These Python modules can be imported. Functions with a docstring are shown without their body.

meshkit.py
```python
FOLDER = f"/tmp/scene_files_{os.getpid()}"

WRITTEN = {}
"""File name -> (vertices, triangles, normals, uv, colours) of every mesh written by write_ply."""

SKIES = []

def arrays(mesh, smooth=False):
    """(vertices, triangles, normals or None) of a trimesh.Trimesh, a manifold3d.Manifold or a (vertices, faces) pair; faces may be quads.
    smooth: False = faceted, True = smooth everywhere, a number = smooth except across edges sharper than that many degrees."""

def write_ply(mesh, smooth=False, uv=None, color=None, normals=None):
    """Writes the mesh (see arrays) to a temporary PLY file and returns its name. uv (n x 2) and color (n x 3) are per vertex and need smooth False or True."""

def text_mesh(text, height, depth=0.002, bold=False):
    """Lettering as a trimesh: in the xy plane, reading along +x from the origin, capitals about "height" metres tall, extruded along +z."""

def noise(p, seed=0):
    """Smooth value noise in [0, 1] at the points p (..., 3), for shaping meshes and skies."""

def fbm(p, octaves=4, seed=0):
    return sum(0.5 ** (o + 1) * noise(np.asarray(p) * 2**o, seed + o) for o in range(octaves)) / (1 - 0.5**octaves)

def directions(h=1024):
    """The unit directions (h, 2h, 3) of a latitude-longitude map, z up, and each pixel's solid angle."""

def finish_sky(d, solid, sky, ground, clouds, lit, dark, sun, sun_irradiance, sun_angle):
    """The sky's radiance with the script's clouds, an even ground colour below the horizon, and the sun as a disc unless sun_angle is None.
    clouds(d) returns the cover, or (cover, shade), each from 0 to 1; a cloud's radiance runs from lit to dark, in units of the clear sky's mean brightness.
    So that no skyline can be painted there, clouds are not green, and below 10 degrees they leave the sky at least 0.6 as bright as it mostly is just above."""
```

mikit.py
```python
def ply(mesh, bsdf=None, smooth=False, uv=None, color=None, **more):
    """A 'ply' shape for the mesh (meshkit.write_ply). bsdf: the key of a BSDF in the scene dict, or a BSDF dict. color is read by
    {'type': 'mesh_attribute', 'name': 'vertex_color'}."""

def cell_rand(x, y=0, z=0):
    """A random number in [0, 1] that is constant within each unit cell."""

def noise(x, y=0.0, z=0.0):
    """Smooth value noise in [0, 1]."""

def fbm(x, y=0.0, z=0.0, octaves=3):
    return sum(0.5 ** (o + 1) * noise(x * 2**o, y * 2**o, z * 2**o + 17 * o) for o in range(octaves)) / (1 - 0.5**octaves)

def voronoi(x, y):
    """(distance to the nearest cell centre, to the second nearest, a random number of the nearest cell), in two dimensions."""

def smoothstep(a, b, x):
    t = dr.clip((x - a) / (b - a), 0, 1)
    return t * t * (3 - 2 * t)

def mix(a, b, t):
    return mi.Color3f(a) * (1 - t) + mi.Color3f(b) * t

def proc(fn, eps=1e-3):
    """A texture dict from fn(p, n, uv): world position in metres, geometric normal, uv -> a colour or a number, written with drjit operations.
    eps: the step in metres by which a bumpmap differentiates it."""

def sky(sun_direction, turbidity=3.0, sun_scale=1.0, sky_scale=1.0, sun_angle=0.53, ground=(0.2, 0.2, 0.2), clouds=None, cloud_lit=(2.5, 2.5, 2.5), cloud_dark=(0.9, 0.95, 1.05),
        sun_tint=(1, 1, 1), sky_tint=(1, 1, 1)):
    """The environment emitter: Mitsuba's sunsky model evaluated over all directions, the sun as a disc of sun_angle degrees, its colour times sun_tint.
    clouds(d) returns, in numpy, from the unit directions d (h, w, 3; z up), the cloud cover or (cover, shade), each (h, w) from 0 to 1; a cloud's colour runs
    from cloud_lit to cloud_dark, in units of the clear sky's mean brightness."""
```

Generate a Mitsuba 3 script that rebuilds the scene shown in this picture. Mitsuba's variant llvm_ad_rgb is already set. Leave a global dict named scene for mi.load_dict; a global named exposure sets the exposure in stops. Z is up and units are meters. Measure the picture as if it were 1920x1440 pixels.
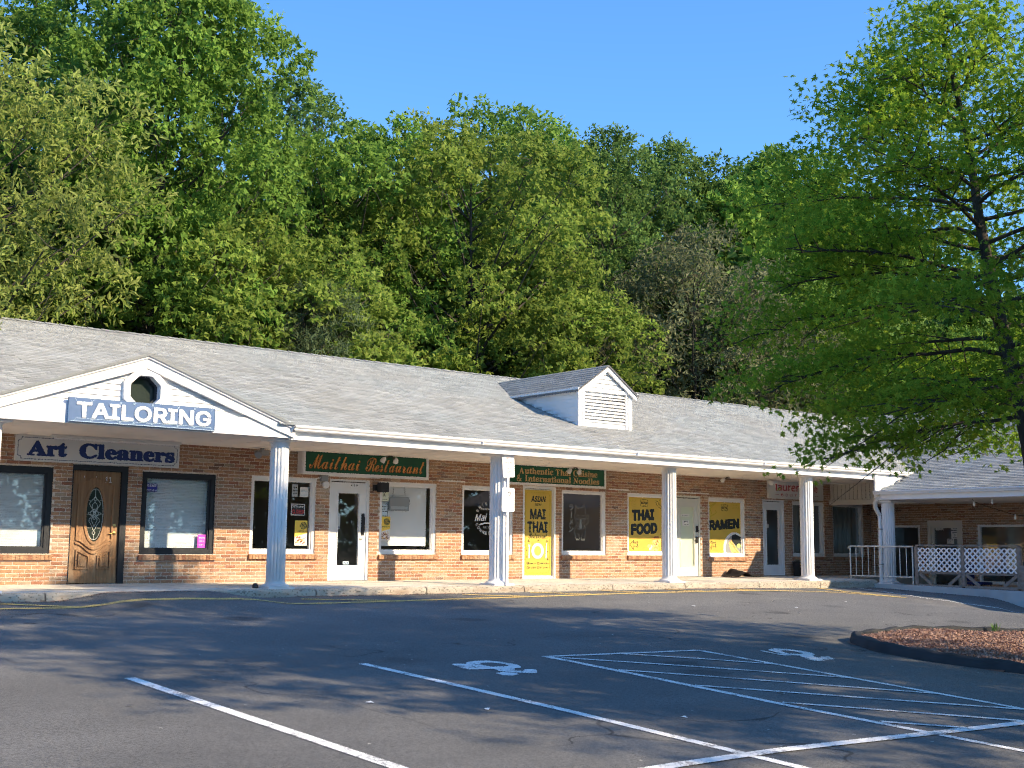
import math, glob
import numpy as np, trimesh
import drjit as dr
import mitsuba as mi
import mikit, meshkit
from mikit import noise, fbm, smoothstep, mix, cell_rand, voronoi
from shapely import affinity, union_all
from shapely.geometry import Polygon, LineString, Point, box as sbox, MultiPolygon
from PIL import Image, ImageDraw, ImageFont

T = mi.ScalarTransform4f
scene, labels, used = {}, {}, set()

# ------------------------------------------------------------------ camera, sky, exposure
CAM = np.array([-10.244, -21.856, 0.763])
YAW, PITCH, ROLL = math.radians(38.531), math.radians(7.506), math.radians(0.583)
FWD = np.array([math.sin(YAW) * math.cos(PITCH), math.cos(YAW) * math.cos(PITCH), math.sin(PITCH)])
_r = np.cross(FWD, [0, 0, 1]); _r /= np.linalg.norm(_r)
_u = np.cross(_r, FWD)
UP = -_r * math.sin(ROLL) + _u * math.cos(ROLL)
scene['camera'] = {'type': 'perspective', 'fov': 2 * math.degrees(math.atan(960 / 2291.5)), 'fov_axis': 'x', 'near_clip': 0.1, 'far_clip': 3000.0,
                   'to_world': T().look_at(origin=CAM.tolist(), target=(CAM + FWD).tolist(), up=UP.tolist())}
SUN = np.array([0.342, -0.8246, 0.451])
scene['sky_light'] = mikit.sky(SUN.tolist(), turbidity=3.0, sun_angle=0.6, sky_scale=0.82, sky_tint=(0.87, 1.40, 2.05), sun_tint=(0.97, 1.0, 1.05))
exposure = 2.58


# ------------------------------------------------------------------ materials
def rgb(*c):
    return {'type': 'rgb', 'value': list(c)}


def mat(name, color, rough=0.6, spec=0.4, metallic=0.0, two=True, bump=None, bump_scale=0.01, **k):
    base = mikit.proc(color) if callable(color) else rgb(*color)
    b = {'type': 'principled', 'base_color': base, 'roughness': rough, 'specular': spec, 'metallic': metallic, **k}
    if bump is not None:
        b = {'type': 'bumpmap', 'arbitrary': {**mikit.proc(bump)}, 'scale': bump_scale, 'bsdf': b}
    scene[name] = {'type': 'twosided', 'bsdf': b} if two else b
    return name


def stain(c, amt=0.12, s=2.0, dirt=None, damt=0.0, ds=0.7):
    def fn(p, n, uv):
        v = mi.Color3f(*c) * (1 - amt + 2 * amt * fbm(p.x * s, p.y * s, p.z * s, 3))
        if dirt is not None:
            v = mix(v, dirt, damt * smoothstep(0.5, 0.8, fbm(p.x * ds + 7, p.y * ds, p.z * ds * 0.4, 4)))
        return v
    return fn


def brick_fn(p, n, uv):
    r, t = uv.x, uv.y
    c = mix((0.53, 0.335, 0.21), (0.48, 0.275, 0.16), smoothstep(0.1, 0.6, r))
    c = mix(c, (0.40, 0.19, 0.12), smoothstep(0.66, 0.72, r))
    c = mix(c, (0.47, 0.36, 0.26), smoothstep(0.82, 0.86, r))
    c = mix(c, (0.27, 0.165, 0.12), smoothstep(0.95, 0.965, r))
    g = fbm(p.x * 21, p.y * 21, p.z * 34, 3)
    c = c * (0.64 + 0.44 * g) * (0.82 + 0.30 * t)
    c = mix(c, (0.3, 0.14, 0.09), 0.5 * smoothstep(0.62, 0.75, noise(p.x * 13 + 9, p.y * 13, p.z * 26)))
    w = smoothstep(0.6, 0.8, fbm(p.x * 1.1 + 3, p.y * 1.1, p.z * 1.4, 3))
    return mix(c, (0.5, 0.45, 0.38), 0.35 * w)


def shingle_fn(p, n, uv):
    b = 0.245 + 0.07 * (uv.x - 0.5) + 0.05 * (uv.y - 0.5)
    g = noise(p.x * 60, p.y * 60, p.z * 60)
    streak = fbm(p.x * 1.6 + p.y * 0.5, p.y * 0.25, 3.0, 4)
    tone = fbm(p.x * 0.35 + 5, p.y * 0.35, 1.0, 3)
    c = mi.Color3f(b * 0.995, b * 1.035, b * 1.02) * (0.92 + 0.14 * g) * (0.9 + 0.2 * streak)
    c = mix(c, c * mi.Color3f(0.955, 0.99, 1.015), smoothstep(0.5, 0.62, tone))
    c = mix(c, c * mi.Color3f(1.015, 1.0, 0.98), smoothstep(0.5, 0.38, tone))
    return c


def asphalt_fn(p, n, uv):
    g = noise(p.x * 70, p.y * 70, 0.0)
    g2 = noise(p.x * 190, p.y * 190, 1.0)
    big = fbm(p.x * 0.35, p.y * 0.35, 2.0, 4)
    mid = fbm(p.x * 1.7, p.y * 1.7, 5.0, 3)
    v = 0.112 * (0.46 + 0.52 * g + 0.56 * g2) * (0.78 + 0.44 * big) * (0.88 + 0.24 * mid)
    # tyre polish along the lane
    v = v * (1 + 0.10 * smoothstep(0.5, 0.75, fbm(p.x * 0.25, p.y * 1.3, 8.0, 3)))
    c = mi.Color3f(v * 1.01, v, v * 0.965)
    # oil spots and damp marks
    d1, d2, h = voronoi(p.x * 0.45 + 3, p.y * 0.45 + 1)
    spot = smoothstep(0.16, 0.05, d1 + 0.12 * (fbm(p.x * 4, p.y * 4, 3.0, 2) - 0.5)) * smoothstep(0.55, 0.7, h)
    c = c * (1 - 0.38 * spot)
    # fine cracks
    e1, e2, hh = voronoi(p.x * 0.22 + 0.5 * fbm(p.x, p.y, 1.0, 3), p.y * 0.22 + 0.5 * fbm(p.x, p.y, 9.0, 3))
    crack = smoothstep(0.012, 0.003, e2 - e1) * smoothstep(0.45, 0.6, fbm(p.x * 0.5, p.y * 0.5, 4.0, 2))
    c = c * (1 - 0.55 * crack)
    # small pale grit
    q1, q2, qh = voronoi(p.x * 2.2, p.y * 2.2)
    c = mix(c, (0.4, 0.38, 0.34), smoothstep(0.035, 0.02, q1) * smoothstep(0.86, 0.9, qh))
    return c


def paint_fn(base, wear):
    def fn(p, n, uv):
        w = fbm(p.x * 7, p.y * 7, 1.0, 3) * 0.6 + noise(p.x * 70, p.y * 70, 2.0) * 0.4
        return mix(mi.Color3f(*base) * (0.85 + 0.2 * noise(p.x * 25, p.y * 25, 0.0)), (0.1, 0.1, 0.098), wear * smoothstep(0.5, 0.72, w))
    return fn


def concrete_fn(p, n, uv):
    g = fbm(p.x * 6, p.y * 6, p.z * 6, 4)
    v = 0.45 * (0.78 + 0.44 * g)
    c = mi.Color3f(v, v * 0.93, v * 0.81)
    return mix(c, (0.16, 0.14, 0.11), 0.45 * smoothstep(0.58, 0.8, fbm(p.x * 1.2 + 4, p.y * 1.2, p.z * 3, 4)))


def curb_fn(p, n, uv):
    c = mi.Color3f(0.43, 0.385, 0.31) * (0.7 + 0.55 * fbm(p.x * 9, p.y * 9, p.z * 9, 4))
    d = noise(p.x * 34, p.y * 34, p.z * 34)
    c = mix(c, (0.14, 0.12, 0.10), 0.75 * smoothstep(0.66, 0.8, d))
    return mix(c, (0.30, 0.2, 0.13), 0.5 * smoothstep(0.5, 0.75, fbm(p.x * 2.1, p.y * 2.1, p.z * 9, 3)))


def wood_fn(p, n, uv):
    g = fbm(p.x * 42 + 2.2 * fbm(p.x * 3, p.z * 1.3, 0.0, 2), p.z * 2.6, p.y * 3, 4)
    c = mix((0.25, 0.13, 0.06), (0.34, 0.19, 0.09), smoothstep(0.25, 0.75, g))
    pale = smoothstep(0.52, 0.72, fbm(p.x * 7, p.z * 1.6, 4.0, 4)) * smoothstep(0.95, 0.15, p.z)
    return mix(c, (0.46, 0.33, 0.21), 0.5 * pale)


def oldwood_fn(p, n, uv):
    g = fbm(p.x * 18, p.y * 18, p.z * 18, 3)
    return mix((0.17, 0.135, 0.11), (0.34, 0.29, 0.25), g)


def mulch_fn(p, n, uv):
    c = mix((0.22, 0.115, 0.09), (0.50, 0.34, 0.27), uv.x)
    return c * (0.7 + 0.5 * noise(p.x * 50, p.y * 50, p.z * 50))


def soil_fn(p, n, uv):
    g = fbm(p.x * 1.3, p.y * 1.3, 0.0, 4)
    return mix((0.035, 0.045, 0.018), (0.09, 0.075, 0.045), g)


def bark_fn(p, n, uv):
    g = fbm(p.x * 14, p.y * 14, p.z * 4, 4)
    return mix((0.03, 0.026, 0.022), (0.095, 0.085, 0.075), g)


def blind_fn(p, n, uv):
    return mi.Color3f(0.60, 0.66, 0.67) * (0.9 + 0.2 * noise(p.x * 3, p.y, p.z * 30))


mat('brick_clay', brick_fn, 0.9, 0.2)
mat('mortar', stain((0.60, 0.54, 0.46), 0.15, 5.0, (0.42, 0.38, 0.32), 0.4), 0.95, 0.2)
mat('roof_shingle', shingle_fn, 0.88, 0.3)
mat('roof_deck', (0.16, 0.16, 0.165), 0.9, 0.2)
mat('asphalt', asphalt_fn, 0.86, 0.3)
mat('white_marking', paint_fn((0.74, 0.74, 0.72), 0.75), 0.7, 0.3)
mat('yellow_marking', paint_fn((0.70, 0.48, 0.16), 0.6), 0.75, 0.3)
mat('concrete', concrete_fn, 0.92, 0.2)
mat('curb_concrete', curb_fn, 0.95, 0.2)
mat('white_paint', stain((0.76, 0.765, 0.77), 0.06, 1.5, (0.42, 0.39, 0.34), 0.5, 1.3), 0.45, 0.4)
mat('white_trim', stain((0.78, 0.78, 0.775), 0.04, 2.5, (0.55, 0.52, 0.47), 0.18, 2.5), 0.5, 0.4)
mat('soffit_paint', stain((0.68, 0.645, 0.60), 0.07, 1.2, (0.4, 0.36, 0.31), 0.3, 0.8), 0.7, 0.3)
mat('cream_board', stain((0.66, 0.635, 0.57), 0.06, 2.0), 0.6, 0.3)
mat('door_white', stain((0.75, 0.76, 0.765), 0.05, 3.0, (0.5, 0.47, 0.42), 0.25, 2.0), 0.4, 0.45)
mat('door_grey', stain((0.60, 0.61, 0.56), 0.05, 3.0), 0.45, 0.4)
mat('black_trim', (0.017, 0.02, 0.027), 0.4, 0.4)
mat('black_plastic', (0.02, 0.02, 0.022), 0.45, 0.4)
mat('grey_metal', (0.34, 0.35, 0.36), 0.4, 0.5, 0.6)
mat('brass', (0.7, 0.5, 0.2), 0.25, 0.5, 1.0)
mat('lead_came', (0.62, 0.62, 0.58), 0.35, 0.5, 0.4)
mat('dark_glass_inlay', (0.03, 0.04, 0.036), 0.08, 0.7)
mat('door_wood', wood_fn, 0.5, 0.4)
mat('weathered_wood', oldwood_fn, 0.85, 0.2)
mat('lattice_white', (0.80, 0.80, 0.81), 0.5, 0.4)
mat('rail_paint', stain((0.78, 0.76, 0.70), 0.06, 5.0, (0.35, 0.22, 0.13), 0.5, 6.0), 0.5, 0.4)
mat('wall_paint_pale', stain((0.42, 0.46, 0.47), 0.1, 2.0, (0.3, 0.3, 0.29), 0.6, 1.8), 0.8, 0.2)
mat('shaded_black_curb', stain((0.04, 0.042, 0.046), 0.3, 6.0), 0.85, 0.3)  # black asphalt kerb, with the shade lying on it put into the colour
mat('mulch', mulch_fn, 0.95, 0.2)
mat('mulch_bed', (0.19, 0.105, 0.08), 0.95, 0.1)
mat('soil', soil_fn, 0.95, 0.2)
mat('bark', bark_fn, 0.92, 0.2)
mat('blind_slat', blind_fn, 0.6, 0.3)
mat('shade_cloth', stain((0.66, 0.69, 0.70), 0.04, 1.0), 0.8, 0.2)
mat('curtain', stain((0.20, 0.23, 0.225), 0.1, 3.0), 0.9, 0.2)
mat('interior_dark', (0.24, 0.24, 0.245), 0.9, 0.2)
mat('interior_floor', (0.10, 0.085, 0.07), 0.6, 0.3)
mat('sign_green', (0.006, 0.085, 0.042), 0.4, 0.4)
mat('sign_blue', stain((0.06, 0.13, 0.275), 0.12, 1.0), 0.45, 0.4)
mat('navy_ink', (0.02, 0.045, 0.17), 0.5, 0.3)
mat('orange_ink', (0.62, 0.30, 0.085), 0.5, 0.3)
mat('gold_ink', (0.55, 0.36, 0.17), 0.5, 0.3)
mat('rust_ink', (0.26, 0.05, 0.02), 0.5, 0.3)
mat('red_ink', (0.50, 0.055, 0.07), 0.5, 0.3)
mat('faded_red_ink', (0.46, 0.16, 0.15), 0.6, 0.3)
mat('black_ink', (0.022, 0.028, 0.03), 0.5, 0.3)
mat('white_ink', (0.80, 0.80, 0.80), 0.5, 0.3)
mat('poster_yellow', (0.60, 0.42, 0.075), 0.5, 0.3)
mat('plate_yellow', (0.83, 0.60, 0.10), 0.5, 0.3)
mat('mustard_ink', (0.5, 0.37, 0.03), 0.5, 0.3)
mat('food_orange', stain((0.72, 0.36, 0.10), 0.3, 30.0), 0.5, 0.3)
mat('food_tan', stain((0.76, 0.52, 0.22), 0.25, 30.0), 0.5, 0.3)
mat('food_brown', stain((0.30, 0.11, 0.05), 0.3, 30.0), 0.5, 0.3)
mat('food_green', (0.42, 0.55, 0.2), 0.5, 0.3)
mat('grey_ink', (0.30, 0.32, 0.33), 0.5, 0.3)
mat('paper', (0.74, 0.74, 0.72), 0.7, 0.2)
mat('paper_blue', (0.50, 0.62, 0.70), 0.7, 0.2)
mat('paper_green', (0.62, 0.68, 0.55), 0.7, 0.2)
mat('notice_blue', (0.04, 0.045, 0.28), 0.6, 0.3)
mat('flyer_magenta', (0.62, 0.08, 0.55), 0.6, 0.3)
mat('sign_white', stain((0.70, 0.70, 0.68), 0.05, 1.5), 0.5, 0.3)
mat('sign_plate', (0.84, 0.83, 0.82), 0.4, 0.4)
mat('sticker_white', (0.42, 0.45, 0.46), 0.6, 0.3)
mat('etched_glass', (0.20, 0.22, 0.22), 0.6, 0.3)
mat('cloth_black', (0.025, 0.024, 0.026), 0.9, 0.2)
mat('chair_blue', (0.02, 0.03, 0.12), 0.6, 0.3)
scene['window_glass'] = {'type': 'thindielectric', 'int_ior': 1.5}
scene['lamp_glass'] = {'type': 'principled', 'base_color': rgb(0.8, 0.55, 0.25), 'roughness': 0.3, 'specular': 0.5}


def leafmat(name, a, b, trans=0.9, rough=0.55):
    def fn(p, n, uv):
        return mix(a, b, uv.x) * (0.7 + 0.6 * uv.y)
    scene[name] = {'type': 'principledthin', 'base_color': mikit.proc(fn), 'roughness': rough, 'spec_trans': 0.0, 'diff_trans': trans, 'eta': 1.4, 'flatness': 0.0}
    return name


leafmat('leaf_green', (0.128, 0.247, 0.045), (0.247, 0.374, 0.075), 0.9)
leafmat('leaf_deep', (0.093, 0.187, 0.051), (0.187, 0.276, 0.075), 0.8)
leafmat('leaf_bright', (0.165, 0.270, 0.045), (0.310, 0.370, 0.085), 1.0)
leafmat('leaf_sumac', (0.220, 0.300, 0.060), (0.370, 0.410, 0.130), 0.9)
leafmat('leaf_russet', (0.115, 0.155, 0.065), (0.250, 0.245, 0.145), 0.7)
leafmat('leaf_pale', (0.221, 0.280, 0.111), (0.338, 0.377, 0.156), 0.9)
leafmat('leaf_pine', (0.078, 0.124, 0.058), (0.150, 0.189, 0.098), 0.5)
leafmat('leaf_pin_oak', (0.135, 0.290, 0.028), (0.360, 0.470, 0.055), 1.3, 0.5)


# ------------------------------------------------------------------ mesh helpers
BOXF = np.array([[0, 2, 3], [0, 3, 1], [4, 5, 7], [4, 7, 6], [0, 1, 5], [0, 5, 4], [2, 6, 7], [2, 7, 3], [0, 4, 6], [0, 6, 2], [1, 3, 7], [1, 7, 5]])
WALL = np.array([[1, 0, 0], [0, 0, -1], [0, 1, 0]], float)          # local (right, up, out) on the front wall: out is -y
WING = np.array([[0, 0, -1], [-1, 0, 0], [0, 1, 0]], float)         # on the side wing: right is -y, out is -x


class MB:
    def __init__(self):
        self.v, self.f, self.t, self.n = [], [], [], 0

    def add(self, v, f, uv=None):
        v = np.asarray(v, float).reshape(-1, 3); f = np.asarray(f, int)
        if f.shape[1] == 4:
            f = np.vstack([f[:, [0, 1, 2]], f[:, [0, 2, 3]]])
        self.v.append(v); self.f.append(f + self.n)
        self.t.append(np.zeros((len(v), 2)) if uv is None else np.broadcast_to(np.asarray(uv, float), (len(v), 2)))
        self.n += len(v)
        return self

    def box(self, x0, x1, y0, y1, z0, z1, uv=None, M=None, o=(0, 0, 0)):
        v = np.array([[x, y, z] for x in (x0, x1) for y in (y0, y1) for z in (z0, z1)], float)
        if M is not None:
            v = v @ np.asarray(M).T + np.asarray(o)
        f = np.array([[0, 1, 3], [0, 3, 2], [4, 6, 7], [4, 7, 5], [0, 4, 5], [0, 5, 1], [2, 3, 7], [2, 7, 6], [0, 2, 6], [0, 6, 4], [1, 5, 7], [1, 7, 3]])
        return self.add(v, f, uv)

    def frame(self, x0, x1, z0, z1, w, y0, y1, bottom=True, M=None, o=(0, 0, 0)):
        # a rectangular frame in the x-z plane, butt joints
        self.box(x0, x0 + w, y0, y1, z0, z1, M=M, o=o); self.box(x1 - w, x1, y0, y1, z0, z1, M=M, o=o)
        self.box(x0 + w, x1 - w, y0, y1, z1 - w, z1, M=M, o=o)
        if bottom:
            self.box(x0 + w, x1 - w, y0, y1, z0, z0 + w, M=M, o=o)
        return self

    def ext(self, shape, depth, M=WALL, o=(0, 0, 0), uv=None):
        if shape.is_empty:
            return self
        for g in getattr(shape, 'geoms', [shape]):
            if g.geom_type == 'Polygon' and g.area > 1e-8:
                m = trimesh.creation.extrude_polygon(g, depth, engine='earcut')
                self.add(m.vertices @ np.asarray(M).T + np.asarray(o, float), m.faces, uv)
        return self

    def tube(self, pts, rad, sides=6, cap=True, uv=None):
        pts = np.asarray(pts, float); rad = np.broadcast_to(np.asarray(rad, float), (len(pts),))
        d = np.gradient(pts, axis=0); d /= np.linalg.norm(d, axis=1, keepdims=True) + 1e-12
        a = np.array([0.31, 0.22, 0.93]) if abs(d[0][2]) < 0.9 else np.array([0.9, 0.3, 0.1])
        ang = np.arange(sides) * 2 * math.pi / sides
        rings = []
        for p, t, r in zip(pts, d, rad):
            a = a - t * (a @ t); a /= np.linalg.norm(a); b = np.cross(t, a)
            rings.append(p + r * (np.cos(ang)[:, None] * a + np.sin(ang)[:, None] * b))
        v = np.vstack(rings); n = len(pts); f = []
        for i in range(n - 1):
            for k in range(sides):
                k2 = (k + 1) % sides
                f.append([i * sides + k, i * sides + k2, (i + 1) * sides + k2, (i + 1) * sides + k])
        f = np.array(f)
        f = np.vstack([f[:, [0, 1, 2]], f[:, [0, 2, 3]]])
        if cap:
            v = np.vstack([v, pts[0], pts[-1]]); e = n * sides
            ca = [[e, (k + 1) % sides, k] for k in range(sides)] + [[e + 1, (n - 1) * sides + k, (n - 1) * sides + (k + 1) % sides] for k in range(sides)]
            f = np.vstack([f, ca])
        return self.add(v, f, uv)

    def lathe(self, prof, c=(0, 0, 0), n=24, M=None):
        prof = np.asarray(prof, float); a = np.arange(n) * 2 * math.pi / n
        v = np.array([[r * math.cos(t), r * math.sin(t), z] for r, z in prof for t in a])
        if M is not None:
            v = v @ np.asarray(M).T
        f = [[i * n + k, i * n + (k + 1) % n, (i + 1) * n + (k + 1) % n, (i + 1) * n + k] for i in range(len(prof) - 1) for k in range(n)]
        return self.add(v + np.asarray(c), f)

    def profile(self, poly, a0, a1, axis='x'):
        # a closed (b, z) outline swept along x or y
        s = Polygon(poly)
        if axis == 'x':      # local (b, z, out) -> (x = out, y = b, z)
            return self.ext(s, a1 - a0, np.array([[0, 0, 1], [1, 0, 0], [0, 1, 0]], float), (a0, 0, 0))
        return self.ext(s, a1 - a0, np.array([[1, 0, 0], [0, 0, -1], [0, 1, 0]], float), (0, a1, 0))

    def out(self):
        return np.vstack(self.v), np.vstack(self.f), np.vstack(self.t)


def numbered(key):
    k, i = key, 0
    while k in used:
        i += 1; k = f'{key}_{i:03d}'
    used.add(k)
    return k


def say(key, label=None, cat=None, group=None, kind=None):
    d = {a: b for a, b in (('label', label), ('category', cat), ('group', group), ('kind', kind)) if b}
    if d:
        labels[key] = d
    return key


def put(name, mb, m, parent=None, smooth=False, label=None, cat=None, group=None, kind=None, extra=None):
    key = numbered(parent + '__' + name if parent else name)
    v, f, t = mb.out() if isinstance(mb, MB) else mb
    if smooth not in (False, True):
        scene[key] = mikit.ply((v, f), m, smooth=smooth, **(extra or {}))
    else:
        scene[key] = mikit.ply((v, f), m, smooth=smooth, uv=t, **(extra or {}))
    return say(key, label, cat, group, kind)


def thing(name, label, cat, group=None, kind=None):
    return say(numbered(name), label, cat, group, kind)


# ------------------------------------------------------------------ lettering
FD = glob.glob('/opt/blender-*/*/datafiles/fonts/')[0]
INTER, MATH, CJK = FD + 'Inter.woff2', FD + 'NotoSansMath-Regular.woff2', FD + 'Noto Sans CJK Regular.woff2'


def letters(text, font=INTER, bold=0, px=110):
    f = ImageFont.truetype(font, px)
    x0, y0, x1, y1 = f.getbbox(text, anchor='ls', stroke_width=bold)
    im = Image.new('L', (x1 - x0 + 8, y1 - y0 + 8))
    ImageDraw.Draw(im).text((4 - x0, 4 - y0), text, 255, f, anchor='ls', stroke_width=bold)
    on = np.pad(np.asarray(im) > 127, ((0, 0), (1, 1))).astype(np.int8)
    rows, st = np.nonzero(np.diff(on, axis=1) == 1)
    en = np.nonzero(np.diff(on, axis=1) == -1)[1]
    s = union_all([sbox(a, -r - 1, b, -r) for a, r, b in zip(st, rows, en)]).buffer(0.6).buffer(-0.6).simplify(0.55)
    return s


def serif(t, script=False):
    o = ''
    for ch in t:
        if 'A' <= ch <= 'Z':
            o += chr((0x1D4D0 if script else 0x1D400) + ord(ch) - 65)
        elif 'a' <= ch <= 'z':
            o += chr((0x1D4EA if script else 0x1D41A) + ord(ch) - 97)
        else:
            o += ch
    return o


def fit(s, x0, x1, z0, z1, slant=0.0, rise=0.0):
    a, b, c, d = s.bounds
    s = affinity.affine_transform(s, [(x1 - x0) / (c - a), 0, 0, (z1 - z0) / (d - b), x0 - a * (x1 - x0) / (c - a), z0 - b * (z1 - z0) / (d - b)])
    if slant or rise:
        s = affinity.affine_transform(s, [1, slant, rise, 1, -slant * z0, -rise * x0])
    return s


def stroke(pts, w):
    return LineString(pts).buffer(w / 2, cap_style='round')


def rrect(x0, x1, z0, z1, r):
    return sbox(x0 + r, z0 + r, x1 - r, z1 - r).buffer(r, quad_segs=5)


def ellipse(cx, cz, a, b, n=12):
    return affinity.translate(affinity.scale(Point(0, 0).buffer(1, quad_segs=n), a, b), cx, cz)


def wig(x0, x1, z, h, w, seed):
    # a row of small illegible print
    r = np.random.default_rng(seed); xs = np.arange(x0, x1, h * 0.62); g = []
    for x in xs:
        if r.random() < 0.84:
            g.append(sbox(x, z, x + h * 0.42, z + h * (0.6 + 0.4 * (r.random() > 0.6))))
    return union_all(g) if g else Polygon()


# ------------------------------------------------------------------ ground
def sst(a, b, x):
    t = np.clip((x - a) / (b - a), 0, 1)
    return t * t * (3 - 2 * t)


def ground(x, y):
    x = np.asarray(x, float); y = np.asarray(y, float)
    z = -.05 + .04 * np.clip(y, -40, -2)
    t = np.clip(-y - 10.8, 0, 12)
    z = z - .021 * sst(-4.5, 1.5, x) * t * t / (t + 1.2)
    z = z - .06 * sst(9, 17, x) - .25 * sst(-5.9, -7.4, y) * sst(11.5, 17, x)
    bump = sst(-4.0, -3.0, x) * (1 - sst(-1.5, -.4, x)) * sst(-6.2, -3.2, y) * .125
    return z + bump


def grid(xs, ys, fz):
    X, Y = np.meshgrid(xs, ys)
    v = np.stack([X.ravel(), Y.ravel(), fz(X, Y).ravel()], 1)
    i = np.arange((len(ys) - 1) * (len(xs))).reshape(len(ys) - 1, len(xs))[:, :-1].ravel()
    n = len(xs)
    return v, np.vstack([np.stack([i, i + 1, i + n + 1], 1), np.stack([i, i + n + 1, i + n], 1)])


def terrain_z(x, y):
    z = ground(x, np.minimum(y, -2.0)) - 0.10
    return z + 4.5 * sst(11, 48, y) + 10 * sst(60, 300, y)


xs = np.concatenate([[-1500, -700, -300, -120, -60, -36], np.linspace(-30, 30, 61), [34, 40, 48, 60, 80, 120, 300, 700, 1500]])
ys = np.concatenate([[-1500, -600, -250, -100, -60, -46], np.linspace(-40, 52, 62), [60, 75, 90, 120, 180, 300, 600, 1500]])
gv, gf = grid(xs, ys, terrain_z)
put('ground', (gv, gf, np.zeros((len(gv), 2))), 'soil', smooth=True, kind='structure')
lv, lf = grid(np.concatenate([np.linspace(-34, -12, 30), np.linspace(-11.8, 17.0, 193), np.linspace(17.4, 30, 12)]), np.concatenate([np.linspace(-44, -18.4, 40), np.linspace(-18.2, -2.7, 125)]), ground)
LOT = put('parking_lot', (lv, lf, np.zeros((len(lv), 2))), 'asphalt', smooth=True, kind='structure')


def drape(shape, dz=0.005, cell=0.3):
    mb = MB()
    a, b, c, d = shape.bounds
    for i in np.arange(math.floor(a / cell) * cell, c, cell):
        for j in np.arange(math.floor(b / cell) * cell, d, cell):
            s = shape.intersection(sbox(i, j, i + cell, j + cell))
            for g in getattr(s, 'geoms', [s]):
                if g.geom_type == 'Polygon' and g.area > 1e-7:
                    v2, f2 = trimesh.creation.triangulate_polygon(g, engine='earcut')
                    mb.add(np.column_stack([v2, ground(v2[:, 0], v2[:, 1]) + dz]), f2)
    return mb


def line_mark(name, pts, w, m, dz=0.005):
    put(name, drape(LineString(pts).buffer(w / 2, cap_style='flat', join_style='mitre'), dz), m, LOT)


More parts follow.
